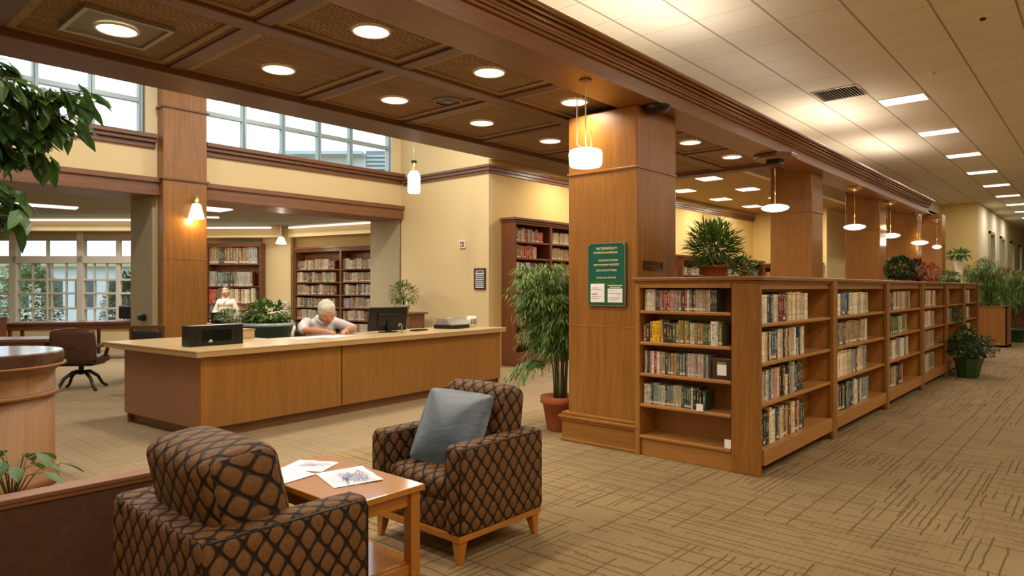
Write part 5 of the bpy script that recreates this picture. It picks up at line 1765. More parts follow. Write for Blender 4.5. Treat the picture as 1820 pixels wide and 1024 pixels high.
MB().box(.0, .5, .3, 1.9, .55, .95).build('back_panel', M['wood_dark2'], t)
for x in (.02, 1.8):
    for y in (.02, .5): MB().box(x, y, 0, x + .08, y + .08, .95).build('leg', M['wood_dark2'], t)

# ================================================================ PLANTS
def leaf(mb, p, d, L, W, n=Vector((0, 0, 1)), curl=.15, fold=.12):
    d = d.normalized()
    s = d.cross(n)
    if s.length < .05: s = d.cross(Vector((1, 0, 0)))
    s.normalize(); u = s.cross(d).normalized()
    b = p; m1 = p + d * L * .42 - u * fold * W; t = p + d * L - u * curl * L
    m2 = p + d * L * .75 - u * (fold * W + curl * L * .45)
    l1 = p + d * L * .38 + s * W * .5; r1 = p + d * L * .38 - s * W * .5
    l2 = p + d * L * .74 + s * W * .34 - u * curl * L * .4; r2 = p + d * L * .74 - s * W * .34 - u * curl * L * .4
    i = mb._a([b, m1, m2, t, l1, l2, r1, r2])
    for q in ((0, 4, 1), (4, 5, 2, 1), (5, 3, 2), (0, 1, 6), (6, 1, 2, 7), (7, 2, 3)):
        mb.face([i + k for k in q])


def thin_leaf(mb, p, d, L, W, droop=.3):
    d = d.normalized(); s = d.cross(Vector((0, 0, 1)))
    if s.length < .05: s = Vector((1, 0, 0))
    s.normalize()
    m = p + d * L * .5; t = p + d * L + Vector((0, 0, -droop * L))
    i = mb._a([p, m + s * W * .5, t, m - s * W * .5])
    mb.face([i, i + 1, i + 2, i + 3])


def rdir(r_, zlo=-1, zhi=1):
    z = r_.uniform(zlo, zhi); a = r_.uniform(0, 2 * math.pi); q = math.sqrt(max(0, 1 - z * z))
    return Vector((q * math.cos(a), q * math.sin(a), z))


def pot(t, r, h, mat, rim=True, z=0):
    b = MB()
    pr = [(.001, 0), (r * .68, 0), (r * .72, .01), (r * .95, h * .8)]
    if rim: pr += [(r * 1.05, h * .8), (r * 1.08, h * .82), (r * 1.08, h), (r * .98, h), (r * .9, h * .88), (.001, h * .86)]
    else: pr += [(r, h), (r * .93, h), (r * .88, h * .88), (.001, h * .86)]
    b.lathe(pr, (0, 0, z), 32, cap=False)
    b.build('pot', mat, t, smooth=True)
    MB().lathe([(.001, h * .87), (r * .9, h * .875)], (0, 0, z), 24, cap=False).build('soil', M['soil'], t)


def bush(name, label, cat, loc, r, c, rad, n, L, W, mat, potspec=None, seed=0, group=None, stems=7, droop=.15, spiky=False, shell=.35):
    r_ = random.Random(seed)
    t = thing(name, label, cat, loc, 0, group)
    z0 = 0
    if potspec: pot(t, *potspec); z0 = potspec[1] * .85
    f = MB(); sb = MB()
    c = Vector(c); rad = Vector(rad)
    for k in range(stems):
        d = rdir(r_, .1, 1)
        e = c + Vector((d.x * rad.x, d.y * rad.y, d.z * rad.z)) * .8
        sb.tube([(r_.uniform(-.02, .02), r_.uniform(-.02, .02), z0), (c + (e - c) * .3 + Vector((0, 0, -.02))), e], [.008, .005, .002], 5)
    for k in range(n):
        d = rdir(r_, -.75, 1)
        q = (shell + (1 - shell) * r_.random()) ** .6
        p = c + Vector((d.x * rad.x, d.y * rad.y, d.z * rad.z)) * q
        dd = (d + rdir(r_) * .55 + Vector((0, 0, .25 if spiky else -.1)))
        (leaf if not spiky else lambda m_, a, b_, l_, w_, **k_: thin_leaf(m_, a, b_, l_, w_, .1))(f, p, dd, L * r_.uniform(.7, 1.2), W * r_.uniform(.7, 1.2))
    f.build('foliage', mat, t)
    sb.build('stems', M['stem'], t, smooth=True)
    return t


# tall bamboo beside the thick pillar
def bamboo(name, label, loc, H, spread, nst, nlf, potspec, seed, group=None, keep=None, mat='leaf_bamboo', lens=(.10, .18), wid=(.012, .02), nl_=9, lean=None, drop=.35, low=.35):
    r_ = random.Random(seed)
    t = thing(name, label, 'plant', loc, 0, group)
    z0 = .0
    if potspec: pot(t, *potspec); z0 = potspec[1] * .85
    f = MB(); s = MB()
    for k in range(nst):
        a = r_.uniform(0, 2 * math.pi); rr = r_.uniform(.02, .10)
        base = Vector((rr * math.cos(a), rr * math.sin(a), z0))
        h = H * r_.uniform(.72, .97)
        out = Vector((math.cos(a), math.sin(a), 0)) * spread * r_.uniform(.15, .8)
        if lean: out += Vector(lean) * r_.uniform(.2, 1)
        pts = []
        for i in range(9):
            q = i / 8
            pts.append(base + Vector((0, 0, (h - z0) * (q - .10 * q ** 4))) + out * q ** 2.2)
        s.tube(pts, [.009 - .0065 * i / 8 for i in range(9)], 6)
        for j in range(nlf):
            q = r_.uniform(low, 1) ** .8
            i = min(7, int(q * 8)); fr_ = q * 8 - i
            p = pts[i].lerp(pts[i + 1], fr_)
            d = rdir(r_, -.1, .5); L = spread * r_.uniform(.25, .75) * (1.1 - q * .4)
            tip = p + d * L + Vector((0, 0, -L * drop * 1.4))
            mid = p + d * L * .5 + Vector((0, 0, L * .10))
            s.tube([p, mid, tip], [.0025, .002, .001], 3, caps=False)
            for m_ in range(nl_):
                w = r_.uniform(.15, 1)
                pp_ = p.lerp(mid, w * 2) if w < .5 else mid.lerp(tip, w * 2 - 1)
                if keep and not keep(pp_): continue
                thin_leaf(f, pp_, d * .5 + rdir(r_, -.9, .3) * .8 + Vector((0, 0, -.35)), r_.uniform(*lens), r_.uniform(*wid), .3)
    f.build('foliage', M[mat], t)
    s.build('canes', M['stem'], t, smooth=True)
    return t


bt = bamboo('potted_bamboo', 'tall bushy bamboo in a terracotta pot left of the thick pillar', (-4.36, 5.70, 0), 2.02, .50, 18, 80, (.19, .36, M['terracotta']), 3, lean=(-.18, -.12, 0), lens=(.05, .11), wid=(.010, .016), nl_=17, keep=lambda p: not (p.x > .28 and p.y > -.42) and p.x < 1.2)
# low drooping fronds at its foot
r_ = random.Random(8)
f = MB(); s = MB(); f.T = s.T = Matrix.Translation((-.16, -.05, .38))
for k in range(11):
    a = R(130 + 14 * k + r_.uniform(-6, 6)); L = r_.uniform(.30, .46)
    o_ = Vector((0, 0, .27)); d = Vector((math.cos(a), math.sin(a), 0))
    pts = [o_ + d * L * q + Vector((0, 0, .42 * q - .50 * q * q * 1.15)) for q in (0, .2, .4, .6, .8, 1)]
    s.tube(pts, [.004, .004, .003, .003, .002, .001], 4)
    for i in range(60):
        q = r_.uniform(.15, 1) * 4.99; j = int(q)
        p = pts[j].lerp(pts[j + 1], q - j)
        thin_leaf(f, p, d * .6 + Vector((-d.y, d.x, 0)) * r_.choice((-1, 1)) + Vector((0, 0, -.4)), r_.uniform(.07, .12), .014)
f.build('low_fronds', M['leaf_bamboo'], bt); s.build('frond_stems', M['stem'], bt)

TOP = TOPZ + .035
bush('potted_plant', 'spiky bushy plant in a terracotta pot on top of the low bookcase, nearest the pillar', 'potted plant', (-2.80, 6.05, TOP), 0, (0, 0, .29), (.21, .21, .23), 1300, .12, .018, M['leaf_mid'], (.135, .12, M['terracotta']), 21, spiky=True, shell=.1)
f_ = bush('trailing_plant', 'small trailing plant spilling beside the terracotta pot on the low bookcase', 'potted plant', (-2.58, 6.22, TOP), 0, (0, 0, .09), (.12, .12, .11), 170, .055, .03, M['leaf_mid'], (.05, .07, M['terracotta']), 22)
bush('potted_plant', 'round dark clipped bush on the low bookcase beside the third pillar', 'potted plant', (-2.62, 12.8, TOP), 0, (0, 0, .22), (.22, .26, .20), 1300, .06, .035, M['leaf_dark'], (.12, .09, M['terracotta']), 23, shell=.6)
bush('potted_plant', 'dark purple-leaved plant on the low bookcase between the bush and the red plant', 'potted plant', (-2.6, 14.0, TOP), 0, (0, 0, .2), (.13, .15, .22), 260, .08, .04, M['leaf_red'], (.09, .1, M['black']), 24)
bush('potted_plant', 'reddish leafy plant near the far end of the low bookcase', 'potted plant', (-2.6, 15.1, TOP), 0, (0, 0, .17), (.20, .26, .17), 260, .09, .04, M['leaf_orange'], (.09, .1, M['terracotta']), 25)
bush('potted_plant', 'low spreading green plant at the far end of the low bookcase', 'potted plant', (-2.45, 16.2, TOP), 0, (0, 0, .12), (.22, .38, .10), 300, .10, .045, M['leaf_mid'], (.10, .1, M['terracotta']), 26)
t = bush('vase_plant', 'bright green rosette in a tall white vase at the end of the low bookcase', 'potted plant', (-2.35, 16.85, TOP), 0, (0, 0, .60), (.17, .17, .05), 110, .14, .06, M['leaf_mid'], None, 27, stems=3)
MB().lathe([(.001, 0), (.07, 0), (.075, .02), (.06, .12), (.075, .30), (.095, .42), (.10, .46), (.085, .56), (.05, .60), (.04, .595), (.001, .50)], n=28, cap=False).build('vase', M['white'], t, smooth=True)
# green pot on the floor
t = bush('potted_shrub', 'dark leafy shrub in a dark green pot on the carpet beside the low bookcase', 'potted plant', (-1.76, 13.55, 0), 0, (0, 0, .52), (.42, .42, .20), 1100, .07, .04, M['leaf_dark'], None, 31, stems=14, shell=.2)
MB().prism([(.15 * math.cos(R(22.5 + 45 * q)), .15 * math.sin(R(22.5 + 45 * q))) for q in range(8)], 0, .02).build('pot_base', M['green_pot'], t)
pb = MB(); pb.lathe([(.001, .02), (.15, .02), (.205, .28), (.215, .28), (.215, .33), (.19, .33), (.18, .29), (.001, .29)], n=8, cap=False); pb.build('pot', M['green_pot'], t)
bush('potted_shrub', 'upright green sprig rising behind the shrub in the green pot', 'potted plant', (-1.86, 14.05, 0), 0, (0, 0, .62), (.20, .22, .22), 300, .07, .035, M['leaf_dark'], (.12, .22, M['terracotta']), 32)
bush('trailing_plant', 'trailing plant hanging from a shelf of the fifth low bay', 'potted plant', (-2.13, 14.5, .90), 0, (.04, 0, .10), (.13, .30, .14), 330, .07, .035, M['leaf_grey'], (.06, .08, M['terracotta']), 33)
# far bamboos
bamboo('potted_bamboo', 'bushy bamboo growing in the planter box at the far end of the aisle', (-2.32, 21.4, .92), 1.55, .85, 16, 22, None, 41, 'bamboos at the far end', lens=(.12, .22), low=.05, drop=.1)
bamboo('potted_bamboo', 'bamboo behind the planter box, beside the dark console table', (-1.9, 23.2, 0), 2.35, .9, 14, 22, (.22, .4, M['green_pot']), 42, 'bamboos at the far end', lens=(.12, .22), low=.3, drop=.1)
bush('potted_plant', 'orange-flowering plant on the dark console table at the far end', 'potted plant', (-2.2, 24.9, 1.02), 0, (0, 0, .68), (.7, .4, .35), 700, .12, .06, M['leaf_orange'], (.2, .3, M['terracotta']), 43)
# behind the desk
bush('potted_plant', 'feathery green plant in a white pot on the side table behind the monitor', 'potted plant', (-10.70, 8.80, 1.01), 0, (0, 0, .36), (.30, .30, .27), 900, .06, .022, M['leaf_mid'], (.13, .15, M['white']), 51)


def desk_plant(label, u, z, base_h, c, rad, n, L, W, mat, seed, group=None, potspec=None):
    x, y = cw(u, z)
    return bush('potted_plant', label, 'potted plant', (x, y, base_h), 0, c, rad, n, L, W, mat, potspec, seed, group)


TZ = .76
desk_plant('low green plant in front of the standing woman', -5.98, 14.22, TZ, (0, 0, .15), (.40, .24, .12), 700, .08, .03, M['leaf_grey'], 52, potspec=(.16, .1, M['white']))
t = desk_plant('red flowering plant in a dark bowl right of the standing woman', -5.45, 14.22, TZ, (0, 0, .31), (.15, .15, .09), 260, .06, .04, M['red'], 53, potspec=(.15, .24, M['black']))
t = thing('planter', 'large dark teal planter behind the desk, left of the man', 'planter', cw(-3.95, 10.9) + (0,), YAW)
MB().lathe([(.001, 0), (.22, 0), (.30, .50), (.40, .88), (.42, .90), (.42, .94), (.38, .94), (.36, .88), (.001, .86)], n=40, cap=False).build('bowl', M['teal_pot'], t, smooth=True)
MB().lathe([(.40, .885), (.435, .90), (.435, .925), (.41, .945)], n=40, cap=False).build('rim', M['mullion_alu'], t, smooth=True)
MB().lathe([(.001, .87), (.36, .875)], n=24, cap=False).build('soil', M['soil'], t)
x, y = cw(-3.98, 10.95)
bush('leafy_plant', 'broad-leaved green plant growing over the teal planter', 'potted plant', (x, y, .88), 0, (0, 0, .20), (.42, .36, .17), 420, .12, .06, M['leaf_mid'], None, 54)

# outdoor hedge and trees seen through the reading room windows
r_ = random.Random(60)
for i, (u, z, w_, h_, mt) in enumerate(((-14.4, 20.0, 3.6, 2.5, 'leaf_out'), (-11.4, 20.5, 3.4, 2.2, 'leaf_out2'), (-17.2, 20.5, 3.0, 2.9, 'leaf_out2'), (-9.2, 21.5, 2.6, 2.5, 'leaf_out'))):
    x, y = cw(u, z)
    t = thing('garden_bush', ['pale green garden bush outside the middle window', 'grey-green garden bush outside the window right of centre', 'tall garden bush outside the leftmost window', 'garden bush outside the rightmost window'][i], 'bush', (x, y, -.3), 0, 'garden bushes outside the windows')
    f = MB()
    for k in range(3600):
        d = rdir(r_, -.6, 1); q = (.4 + .6 * r_.random()) ** .5
        leaf(f, Vector((d.x * w_ * .5 * q, d.y * .8 * q, h_ * .45 + d.z * h_ * .6 * q)), d + rdir(r_) * .6, .13, .08)
    f.build('foliage', M[mt], t)
    MB().tube([(0, 0, 0), (0, 0, h_ * .4)], [.06, .04], 8).build('trunk', M['bark'], t)
x, y = cw(-18.5, 32)
t = thing('neighbouring_building', 'pale building outside the reading room windows', 'building', (x, y, -.3), YAW)
MB().box(-8, 0, 0, 7, 6, 2.8).build('wall', M['concrete'], t)
w_ = MB()
for k in range(9): w_.box(-7 + k * 1.6, -.02, .9, -6 + k * 1.6, .02, 2.2)
w_.build('windows', plain('dark_window_glass', '#2C3C40', .1), t)
MB().box(-8.3, -.4, 2.8, 7.3, 6.2, 3.0).build('roof', M['greige'], t)
# building with louvres outside the clerestory
t = thing('neighbouring_building', 'grey building with a louvred top outside the clerestory windows', 'building', cw(-5.5, 30) + (-.3,), YAW)
MB().box(-4.2, 0, 0, -1.0, 5, 7.6).build('wall', M['concrete'], t)
MB().box(-1.0, 0, 0, 1.0, 5, 7.9).build('tower', plain('slate_grey_louvre', '#6C7C84', .6), t)
l = MB()
for k in range(10): l.box(-.95, -.06, 6.0 + k * .18, .95, 0, 6.08 + k * .18)
l.build('louvre', M['mullion_alu'], t)
MB().box(-4.6, -.8, 7.6, -1.0, 5, 7.75).build('canopy', M['mullion_alu'], t)

# foreground tree reaching in at the upper left
r_ = random.Random(71)
tx, ty = cw(-3.75, 4.05)
ft = thing('indoor_fig_tree', 'broad-leaved indoor tree reaching in at the upper left corner', 'tree', (tx, ty, 0))
pot(ft, .24, .42, M['terracotta'])
O = Vector((tx, ty, 0))
tr = MB(); fo = MB()
tr.tube([(0, 0, .36), (.02, .03, 1.0), (-.02, .02, 1.7), (.03, 0, 2.3), (0, .02, 2.75)], [.04, .035, .03, .022, .012], 10)
tips = [((-2.42, 3.9), 2.62, 2.35, 34), ((-2.55, 3.95), 2.50, 2.2, 34), ((-2.68, 4.0), 2.42, 2.15, 30), ((-2.80, 4.1), 2.30, 2.1, 28), ((-2.86, 3.8), 2.80, 2.4, 30), ((-2.95, 4.2), 2.55, 2.2, 34), ((-3.05, 3.9), 2.35, 2.0, 30), ((-2.70, 3.75), 2.66, 2.3, 28),
        ((-2.88, 4.0), 2.04, 1.85, 13), ((-2.82, 3.9), 1.92, 1.7, 13), ((-3.0, 4.0), 2.14, 1.9, 12), ((-3.1, 3.7), 2.9, 2.5, 20), ((-3.2, 4.2), 2.7, 2.4, 26), ((-3.9, 3.6), 2.6, 2.3, 22), ((-4.2, 4.2), 2.5, 2.2, 24), ((-3.3, 3.5), 2.3, 2.0, 18), ((-4.0, 4.6), 2.8, 2.4, 20)]
for (uz, zt, zb, nl) in tips:
    tx_, ty_ = cw(uz[0] - .05, uz[1])
    tip = Vector((tx_, ty_, zt)) - O
    st_ = Vector((0, 0, zb - .05))
    mid = st_.lerp(tip, .5) + Vector((0, 0, .16 if zt > 2.2 else .07))
    pts = [st_, st_.lerp(mid, .6) + Vector((0, 0, .02)), mid, mid.lerp(tip, .6) + Vector((0, 0, .02)), tip]
    tr.tube(pts, [.012, .010, .008, .005, .002], 6)
    for k in range(int(nl * 2.3)):
        q = r_.uniform(.22, 1.0) * 3.99; j = int(q)
        p = pts[j].lerp(pts[j + 1], q - j)
        al = (tip - st_).normalized()
        d = al * .6 + rdir(r_, -.9, .25) * .7 + Vector((0, 0, -.55))
        # short twig
        p2 = p + rdir(r_, -.4, .6) * r_.uniform(.03, .10)
        tr.tube([p, p2], [.003, .0015], 4, caps=False)
        leaf(fo, p2, d, r_.uniform(.13, .22), r_.uniform(.06, .095), n=(Vector((0, 0, 1)) + rdir(r_) * .5).normalized(), curl=.18)
tr.build('trunk', M['bark'], ft, smooth=True)
fo.build('foliage', M['leaf_ficus'], ft)
# low broad-leaved plant beyond the partition
x, y = cw(-2.93, 3.95)
t = thing('potted_plant', 'low broad-leaved plant behind the dark partition at the left edge', 'potted plant', (x, y, 0))
pot(t, .14, .26, M['terracotta'])
f = MB(); s = MB()
for k in range(16):
    a = R(360 / 16 * k + r_.uniform(-8, 8)); L = r_.uniform(.12, .27)
    p = Vector((math.cos(a) * L, math.sin(a) * L, r_.uniform(.40, .56)))
    s.tube([(0, 0, .22), (p.x * .5, p.y * .5, p.z * .95), p], [.005, .004, .003], 5)
    leaf(f, p, Vector((math.cos(a), math.sin(a), -.35)), r_.uniform(.12, .17), r_.uniform(.07, .10), curl=.25)
f.build('foliage', M['leaf_ficus'], t); s.build('stems', M['stem'], t, smooth=True)

# ================================================================ PEOPLE
def fused(mb, name, mat, parent, voxel=.008, smooth=4):
    me = mb.mesh(name + '_raw', mat)
    o = bpy.data.objects.new(name, me); COL.objects.link(o)
    r = o.modifiers.new('r', 'REMESH'); r.mode = 'VOXEL'; r.voxel_size = voxel; r.use_smooth_shade = True
    s = o.modifiers.new('s', 'SMOOTH'); s.factor = .5; s.iterations = smooth
    bpy.context.view_layer.update()
    m2 = bpy.data.meshes.new_from_object(o.evaluated_get(bpy.context.evaluated_depsgraph_get()))
    bpy.data.objects.remove(o)
    m2.materials.clear(); m2.materials.append(mat)
    m2.polygons.foreach_set('use_smooth', [True] * len(m2.polygons))
    o = bpy.data.objects.new(name, m2); COL.objects.link(o); o.parent = parent
    return o


def limb(mb, pts, rad):
    mb.tube(pts, rad, 14)
    for p, r in zip(pts, rad): mb.ball(p, r, 8)


def hand(mb, wrist, fwd, palm_n, side, curl=.5):
    """fwd: wrist to knuckles; palm_n: the way the palm faces; side +1 puts the thumb at fwd x palm_n"""
    fwd = Vector(fwd).normalized(); pn = Vector(palm_n).normalized(); lat = fwd.cross(pn).normalized() * side
    w = Vector(wrist)
    pc = w + fwd * .045
    rot = Matrix((fwd, lat, -pn)).transposed()
    mb.ball(pc, (.050, .038, .016), 8, rot=rot)
    mb.tube([w - fwd * .02, w + fwd * .02], [.024, .024], 10)
    for i, (off, L) in enumerate(((.028, .068), (.010, .076), (-.009, .070), (-.027, .055))):
        b0 = w + fwd * (.078 - abs(i - 1) * .003) + lat * off
        a1 = curl * .6; a2 = curl * 1.5
        p1 = b0 + (fwd * math.cos(a1) + pn * math.sin(a1)) * L * .5
        p2 = p1 + (fwd * math.cos(a2) + pn * math.sin(a2)) * L * .5
        mb.tube([b0 - fwd * .02, b0, p1, p2], [.010, .0095, .0085, .0070], 8)
        mb.ball(p2, .0072, 6); mb.ball(p1, .0085, 6); mb.ball(b0, .0098, 6)
    t0 = w + fwd * .018 + lat * .026; t1 = w + fwd * .048 + lat * .052 + pn * .012; t2 = w + fwd * .076 + lat * .058 + pn * .024
    mb.tube([t0, t1, t2], [.014, .011, .009], 8); mb.ball(t1, .011, 6); mb.ball(t2, .009, 6)


def head(mb, Hm, s=1.0, smile=0):
    """Hm: 4x4, origin at the middle of the head, x forward, z up"""
    T0 = mb.T; mb.T = Hm @ Matrix.Scale(s, 4)
    mb.ball((-.018, 0, .032), (.096, .076, .088), 12)
    mb.ball((.022, 0, -.015), (.072, .066, .098), 12)
    mb.ball((.035, 0, -.075), (.045, .048, .036), 10)
    mb.ball((.052, 0, -.098), (.024, .022, .018), 8)
    mb.tube([(.082, 0, .022), (.104, 0, -.018), (.108, 0, -.028)], [.008, .012, .013], 8)
    for sy in (-1, 1):
        mb.ball((.096, sy * .011, -.030), .008, 6)
        mb.ball((-.004, sy * .077, -.012), (.016, .010, .030), 8)
        mb.tube([(.080, sy * .014, .036), (.084, sy * .030, .040), (.068, sy * .050, .034)], [.007, .008, .006], 6)
        mb.ball((.062, sy * .040, -.028), (.024, .022, .022), 8)
    mb.tube([(.078, -.022, -.058 + .004 * smile), (.090, 0, -.060), (.078, .022, -.058 + .004 * smile)], [.006, .0075, .006], 6)
    mb.tube([(.077, -.018, -.069), (.086, 0, -.072), (.077, .018, -.069)], [.006, .008, .006], 6)
    mb.T = T0


def face_parts(t, Hm, s, smile=0, brow=None, skin=None, lid=.0):
    S = Hm @ Matrix.Scale(s, 4)
    for sy in (-1, 1):
        e = MB(); e.T = S; e.ball((.079, sy * .030, .016), (.008, .010, .005), 8); ey = e.build('eye', M['eye'], t, smooth=True)
        k_ = MB(); k_.T = S; k_.ball((.0785, sy * .030, .0205 - lid), (.0115, .0135, .0062), 8); k_.ball((.0785, sy * .030, .0095), (.0100, .0125, .0035), 8); k_.build('eyelid', skin, t, smooth=True)
        q = MB(); q.T = S; q.ball((.0855, sy * .029, .0145), (.0028, .0042, .0042), 6); q.build('iris', M['black'], ey, smooth=True)
        b = MB(); b.T = S; b.tube([(.088, sy * .014, .038), (.088, sy * .030, .044), (.074, sy * .050, .038)], [.003, .0045, .003], 6); b.build('eyebrow', brow, t, smooth=True)
    l = MB(); l.T = S
    l.tube([(.0815, -.022, -.062 + .006 * smile), (.0955, 0, -.065 - .003 * smile), (.0815, .022, -.062 + .006 * smile)], [.003, .0055, .003], 6)
    l.build('mouth', M['lips'], t, smooth=True)


# ---- the man at the desk: x forward (towards the front of the desk), y to his left, z up
mx = DB @ Vector((-1.30, 2.34, 0))
man = thing('person', 'white-haired person in a white shirt leaning over papers at the service desk', 'person', mx, DA - R(14))
HB = .90
Hm = Matrix.Translation((.39, -.01, 1.175)) @ Matrix.Rotation(R(-6), 4, 'Z') @ Matrix.Rotation(R(34), 4, 'Y') @ Matrix.Rotation(R(8), 4, 'X')
bd = MB()
head(bd, Hm, 1.26)
limb(bd, [(.20, 0, 1.04), (.30, -.01, 1.15)], [.066, .062])
bd.ball((0, 0, .56), (.15, .18, .14), 10); bd.ball((.06, 0, .74), (.13, .165, .17), 10); bd.ball((.13, 0, .92), (.14, .195, .16), 10)
bd.ball((.15, 0, 1.005), (.09, .18, .075), 10)
for sy, el, wr in ((-1, (.38, -.33, .955), (.60, -.12, .945)), (1, (.40, .36, .955), (.61, .15, .945))):
    limb(bd, [(.15, sy * .185, 1.03), (.25, sy * .275, .995), el], [.054, .050, .044])
    limb(bd, [el, tuple(Vector(el).lerp(Vector(wr), .45)), wr], [.045, .042, .029])
    d = Vector(wr) - Vector(el)
    hand(bd, wr, Vector((.75, -sy * .65, -.12)), (-.1 * 0, -sy * .25, -1), 1, .75)
    limb(bd, [(.0, sy * .10, .56), (.42, sy * .14, .56)], [.095, .070])
    limb(bd, [(.42, sy * .14, .56), (.36, sy * .14, .10)], [.066, .045])
    bd.ball((.42, sy * .14, .045), (.13, .045, .045), 8)
fused(bd, 'body', M['skin'], man, .0075, 3)
sh = MB()
sh.ball((0, 0, .60), (.17, .20, .15), 12); sh.ball((.06, 0, .76), (.150, .182, .18), 12); sh.ball((.13, 0, .92), (.158, .198, .165), 12)
sh.ball((.15, 0, 1.01), (.108, .200, .090), 12)
for sy, el in ((-1, (.38, -.33, .955)), (1, (.40, .36, .955))):
    limb(sh, [(.15, sy * .19, 1.03), (.25, sy * .28, .995), tuple(Vector(el) * .97 + Vector((0, 0, .03)))], [.078, .070, .062])
sh.tube([(.16, 0, 1.02), (.245, 0, 1.085)], [.12, .082], 14)
fused(sh, 'shirt', M['shirt'], man, .011, 5)
c = MB()
ring = []
for q in range(19):
    a_ = R(-160 + 320 * q / 18)
    ring.append(Vector((.225 + .082 * math.cos(a_) + .03 * max(0, math.cos(a_)), .088 * math.sin(a_), 1.085 - .05 * math.cos(a_))))
c.tube(ring, [.011] * 19, 8)
for sy in (-1, 1): c.tube([(.29, sy * .075, 1.07), (.305, sy * .05, 1.035), (.315, sy * .03, .985)], [.013, .020, .006], 8)
c.build('collar', M['shirt'], man, smooth=True)
tr_ = MB()
tr_.ball((0, 0, .54), (.17, .20, .14), 10)
for sy in (-1, 1):
    limb(tr_, [(.0, sy * .10, .56), (.42, sy * .14, .56)], [.112, .085]); limb(tr_, [(.42, sy * .14, .56), (.36, sy * .14, .12)], [.082, .065])
fused(tr_, 'trousers', M['trousers'], man, .012, 3)
for sy in (-1, 1):
    MB().rbox((.42, sy * .14, .045), (.145, .055, .045), .03).build('shoe', M['black'], man, smooth=True)
hr = MB(); hr.T = Hm @ Matrix.Scale(1.26, 4)
hr.ball((-.026, 0, .042), (.101, .089, .090), 12)
hr.ball((-.060, 0, -.005), (.060, .076, .080), 10)
for sy in (-1, 1): hr.ball((-.025, sy * .064, .015), (.055, .024, .055), 8)
hr.ball((.028, -.012, .088), (.050, .066, .036), 8)
hr.ball((.020, .040, .078), (.046, .036, .036), 8)
fused(hr, 'hair', M['hair_white'], man, .007, 3)
face_parts(man, Hm, 1.26, 0, M['hair_white'], M['skin'], .004)
wt = MB(); wt.tube([(.555, .195, .915), (.57, .205, .95), (.555, .19, .98), (.53, .165, .98), (.525, .155, .95), (.535, .165, .915), (.555, .195, .915)], .006, 6)
wt.build('wristwatch', M['steel'], man, smooth=True)
# his chair
ch = thing('office_stool', 'dark office chair under the white-haired person', 'chair', mx, DA - R(14))
MB().rbox((0, 0, .40), (.23, .24, .045), .04, .01).build('seat', M['black_leather'], ch, smooth=True)
MB().rbox((-.24, 0, .72), (.03, .20, .20), .03, .01).build('backrest', M['black_leather'], ch, smooth=True)
MB().box(-.26, -.03, .36, -.22, .03, .60).build('back_post', M['dark_metal'], ch)
MB().tube([(0, 0, .06), (0, 0, .37)], .025, 12).build('column', M['dark_metal'], ch)
for q in range(5):
    a_ = R(72 * q + 36)
    MB().tube([(0, 0, .08), (.26 * math.cos(a_), .26 * math.sin(a_), .04)], [.022, .014], 8).ball((.27 * math.cos(a_), .27 * math.sin(a_), .025), .025, 6).build('leg', M['dark_metal'], ch)

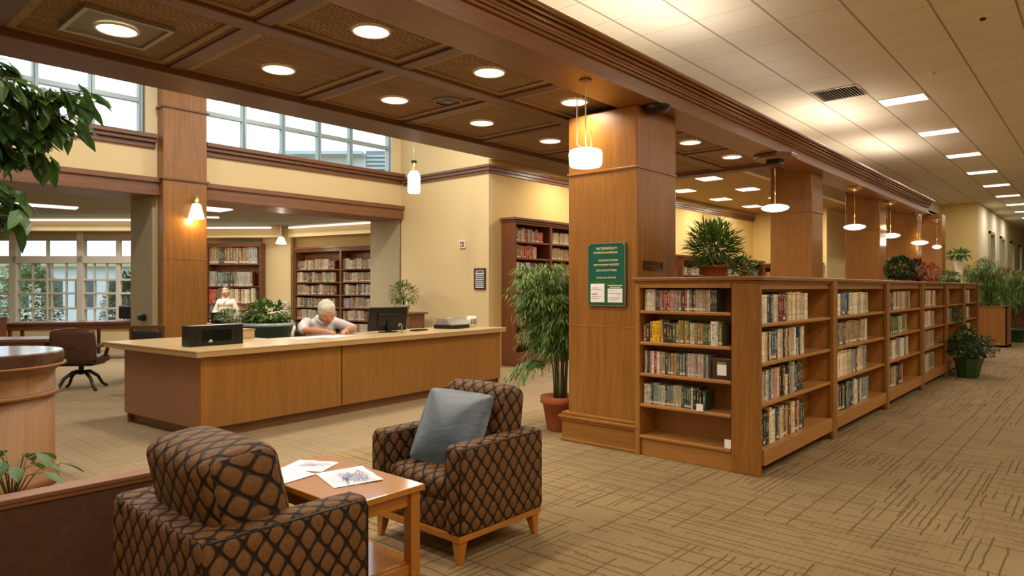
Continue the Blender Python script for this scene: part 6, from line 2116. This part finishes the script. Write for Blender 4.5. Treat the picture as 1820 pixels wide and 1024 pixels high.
# ---- the woman standing far back
wx, wy = cw(-6.33, 14.95)
wo = thing('person', 'smiling person with tied-back brown hair and a cream blouse, standing behind the reading room table', 'person', (wx, wy, 0), YAW - R(90) + R(4))
Hm = Matrix.Translation((.02, 0, 1.43)) @ Matrix.Rotation(R(4), 4, 'X')
bd = MB()
head(bd, Hm, .98, 1)
limb(bd, [(-.01, 0, 1.24), (.0, 0, 1.35)], [.052, .048])
bd.ball((0, 0, .88), (.12, .165, .13), 10); bd.ball((0, 0, 1.02), (.10, .13, .14), 10); bd.ball((0, 0, 1.16), (.11, .16, .12), 10)
for sy in (-1, 1):
    limb(bd, [(-.01, sy * .145, 1.20), (-.01, sy * .225, 1.0), (.055, sy * .257, .86)], [.044, .040, .034])
    limb(bd, [(.06, sy * .26, .86), (.17, sy * .22, .81)], [.034, .025])
    hand(bd, (.18, sy * .22, .81), (1, -sy * .4, -.05), (0, 0, -1), 1 if sy > 0 else -1, .3)
    limb(bd, [(0, sy * .09, .84), (0, sy * .10, .46), (0, sy * .10, .08)], [.085, .058, .038])
    bd.ball((.05, sy * .10, .035), (.11, .04, .035), 8)
fused(bd, 'body', M['skin_pale'], wo, .0085, 3)
sh = MB()
sh.ball((0, 0, .92), (.145, .19, .14), 12); sh.ball((0, 0, 1.04), (.125, .165, .15), 12); sh.ball((.01, 0, 1.15), (.128, .18, .115), 12)
for sy in (-1, 1):
    limb(sh, [(-.01, sy * .145, 1.205), (-.01, sy * .225, 1.0), (.05, sy * .255, .86)], [.058, .058, .066])
sh.tube([(0, 0, 1.18), (0, 0, 1.26)], [.13, .07], 14)
fused(sh, 'blouse', M['blouse'], wo, .011, 5)
c = MB()
c.tube([(-.05, -.05, 1.30), (.03, -.065, 1.285), (.115, -.03, 1.22), (.14, 0, 1.15)], [.012, .016, .014, .008], 8)
c.tube([(-.05, .05, 1.30), (.03, .065, 1.285), (.115, .03, 1.22), (.14, 0, 1.15)], [.012, .016, .014, .008], 8)
c.build('collar', M['blouse'], wo, smooth=True)
tr_ = MB(); tr_.ball((0, 0, .84), (.135, .18, .12), 10)
for sy in (-1, 1): limb(tr_, [(0, sy * .09, .84), (0, sy * .10, .46), (0, sy * .10, .10)], [.10, .078, .066])
fused(tr_, 'trousers', M['trousers'], wo, .012, 3)
for sy in (-1, 1): MB().rbox((.04, sy * .10, .035), (.125, .045, .035), .03).build('shoe', M['black'], wo, smooth=True)
hr = MB(); hr.T = Hm @ Matrix.Scale(.98, 4)
hr.ball((-.030, 0, .042), (.094, .082, .085), 12); hr.ball((-.07, 0, -.01), (.045, .065, .07), 10)
hr.ball((.012, 0, .078), (.055, .066, .038), 10)
hr.ball((-.125, 0, .03), .035, 8)
fused(hr, 'hair', M['hair_brown'], wo, .007, 3)
face_parts(wo, Hm, .98, 1, M['hair_brown'], M['skin_pale'], .0)
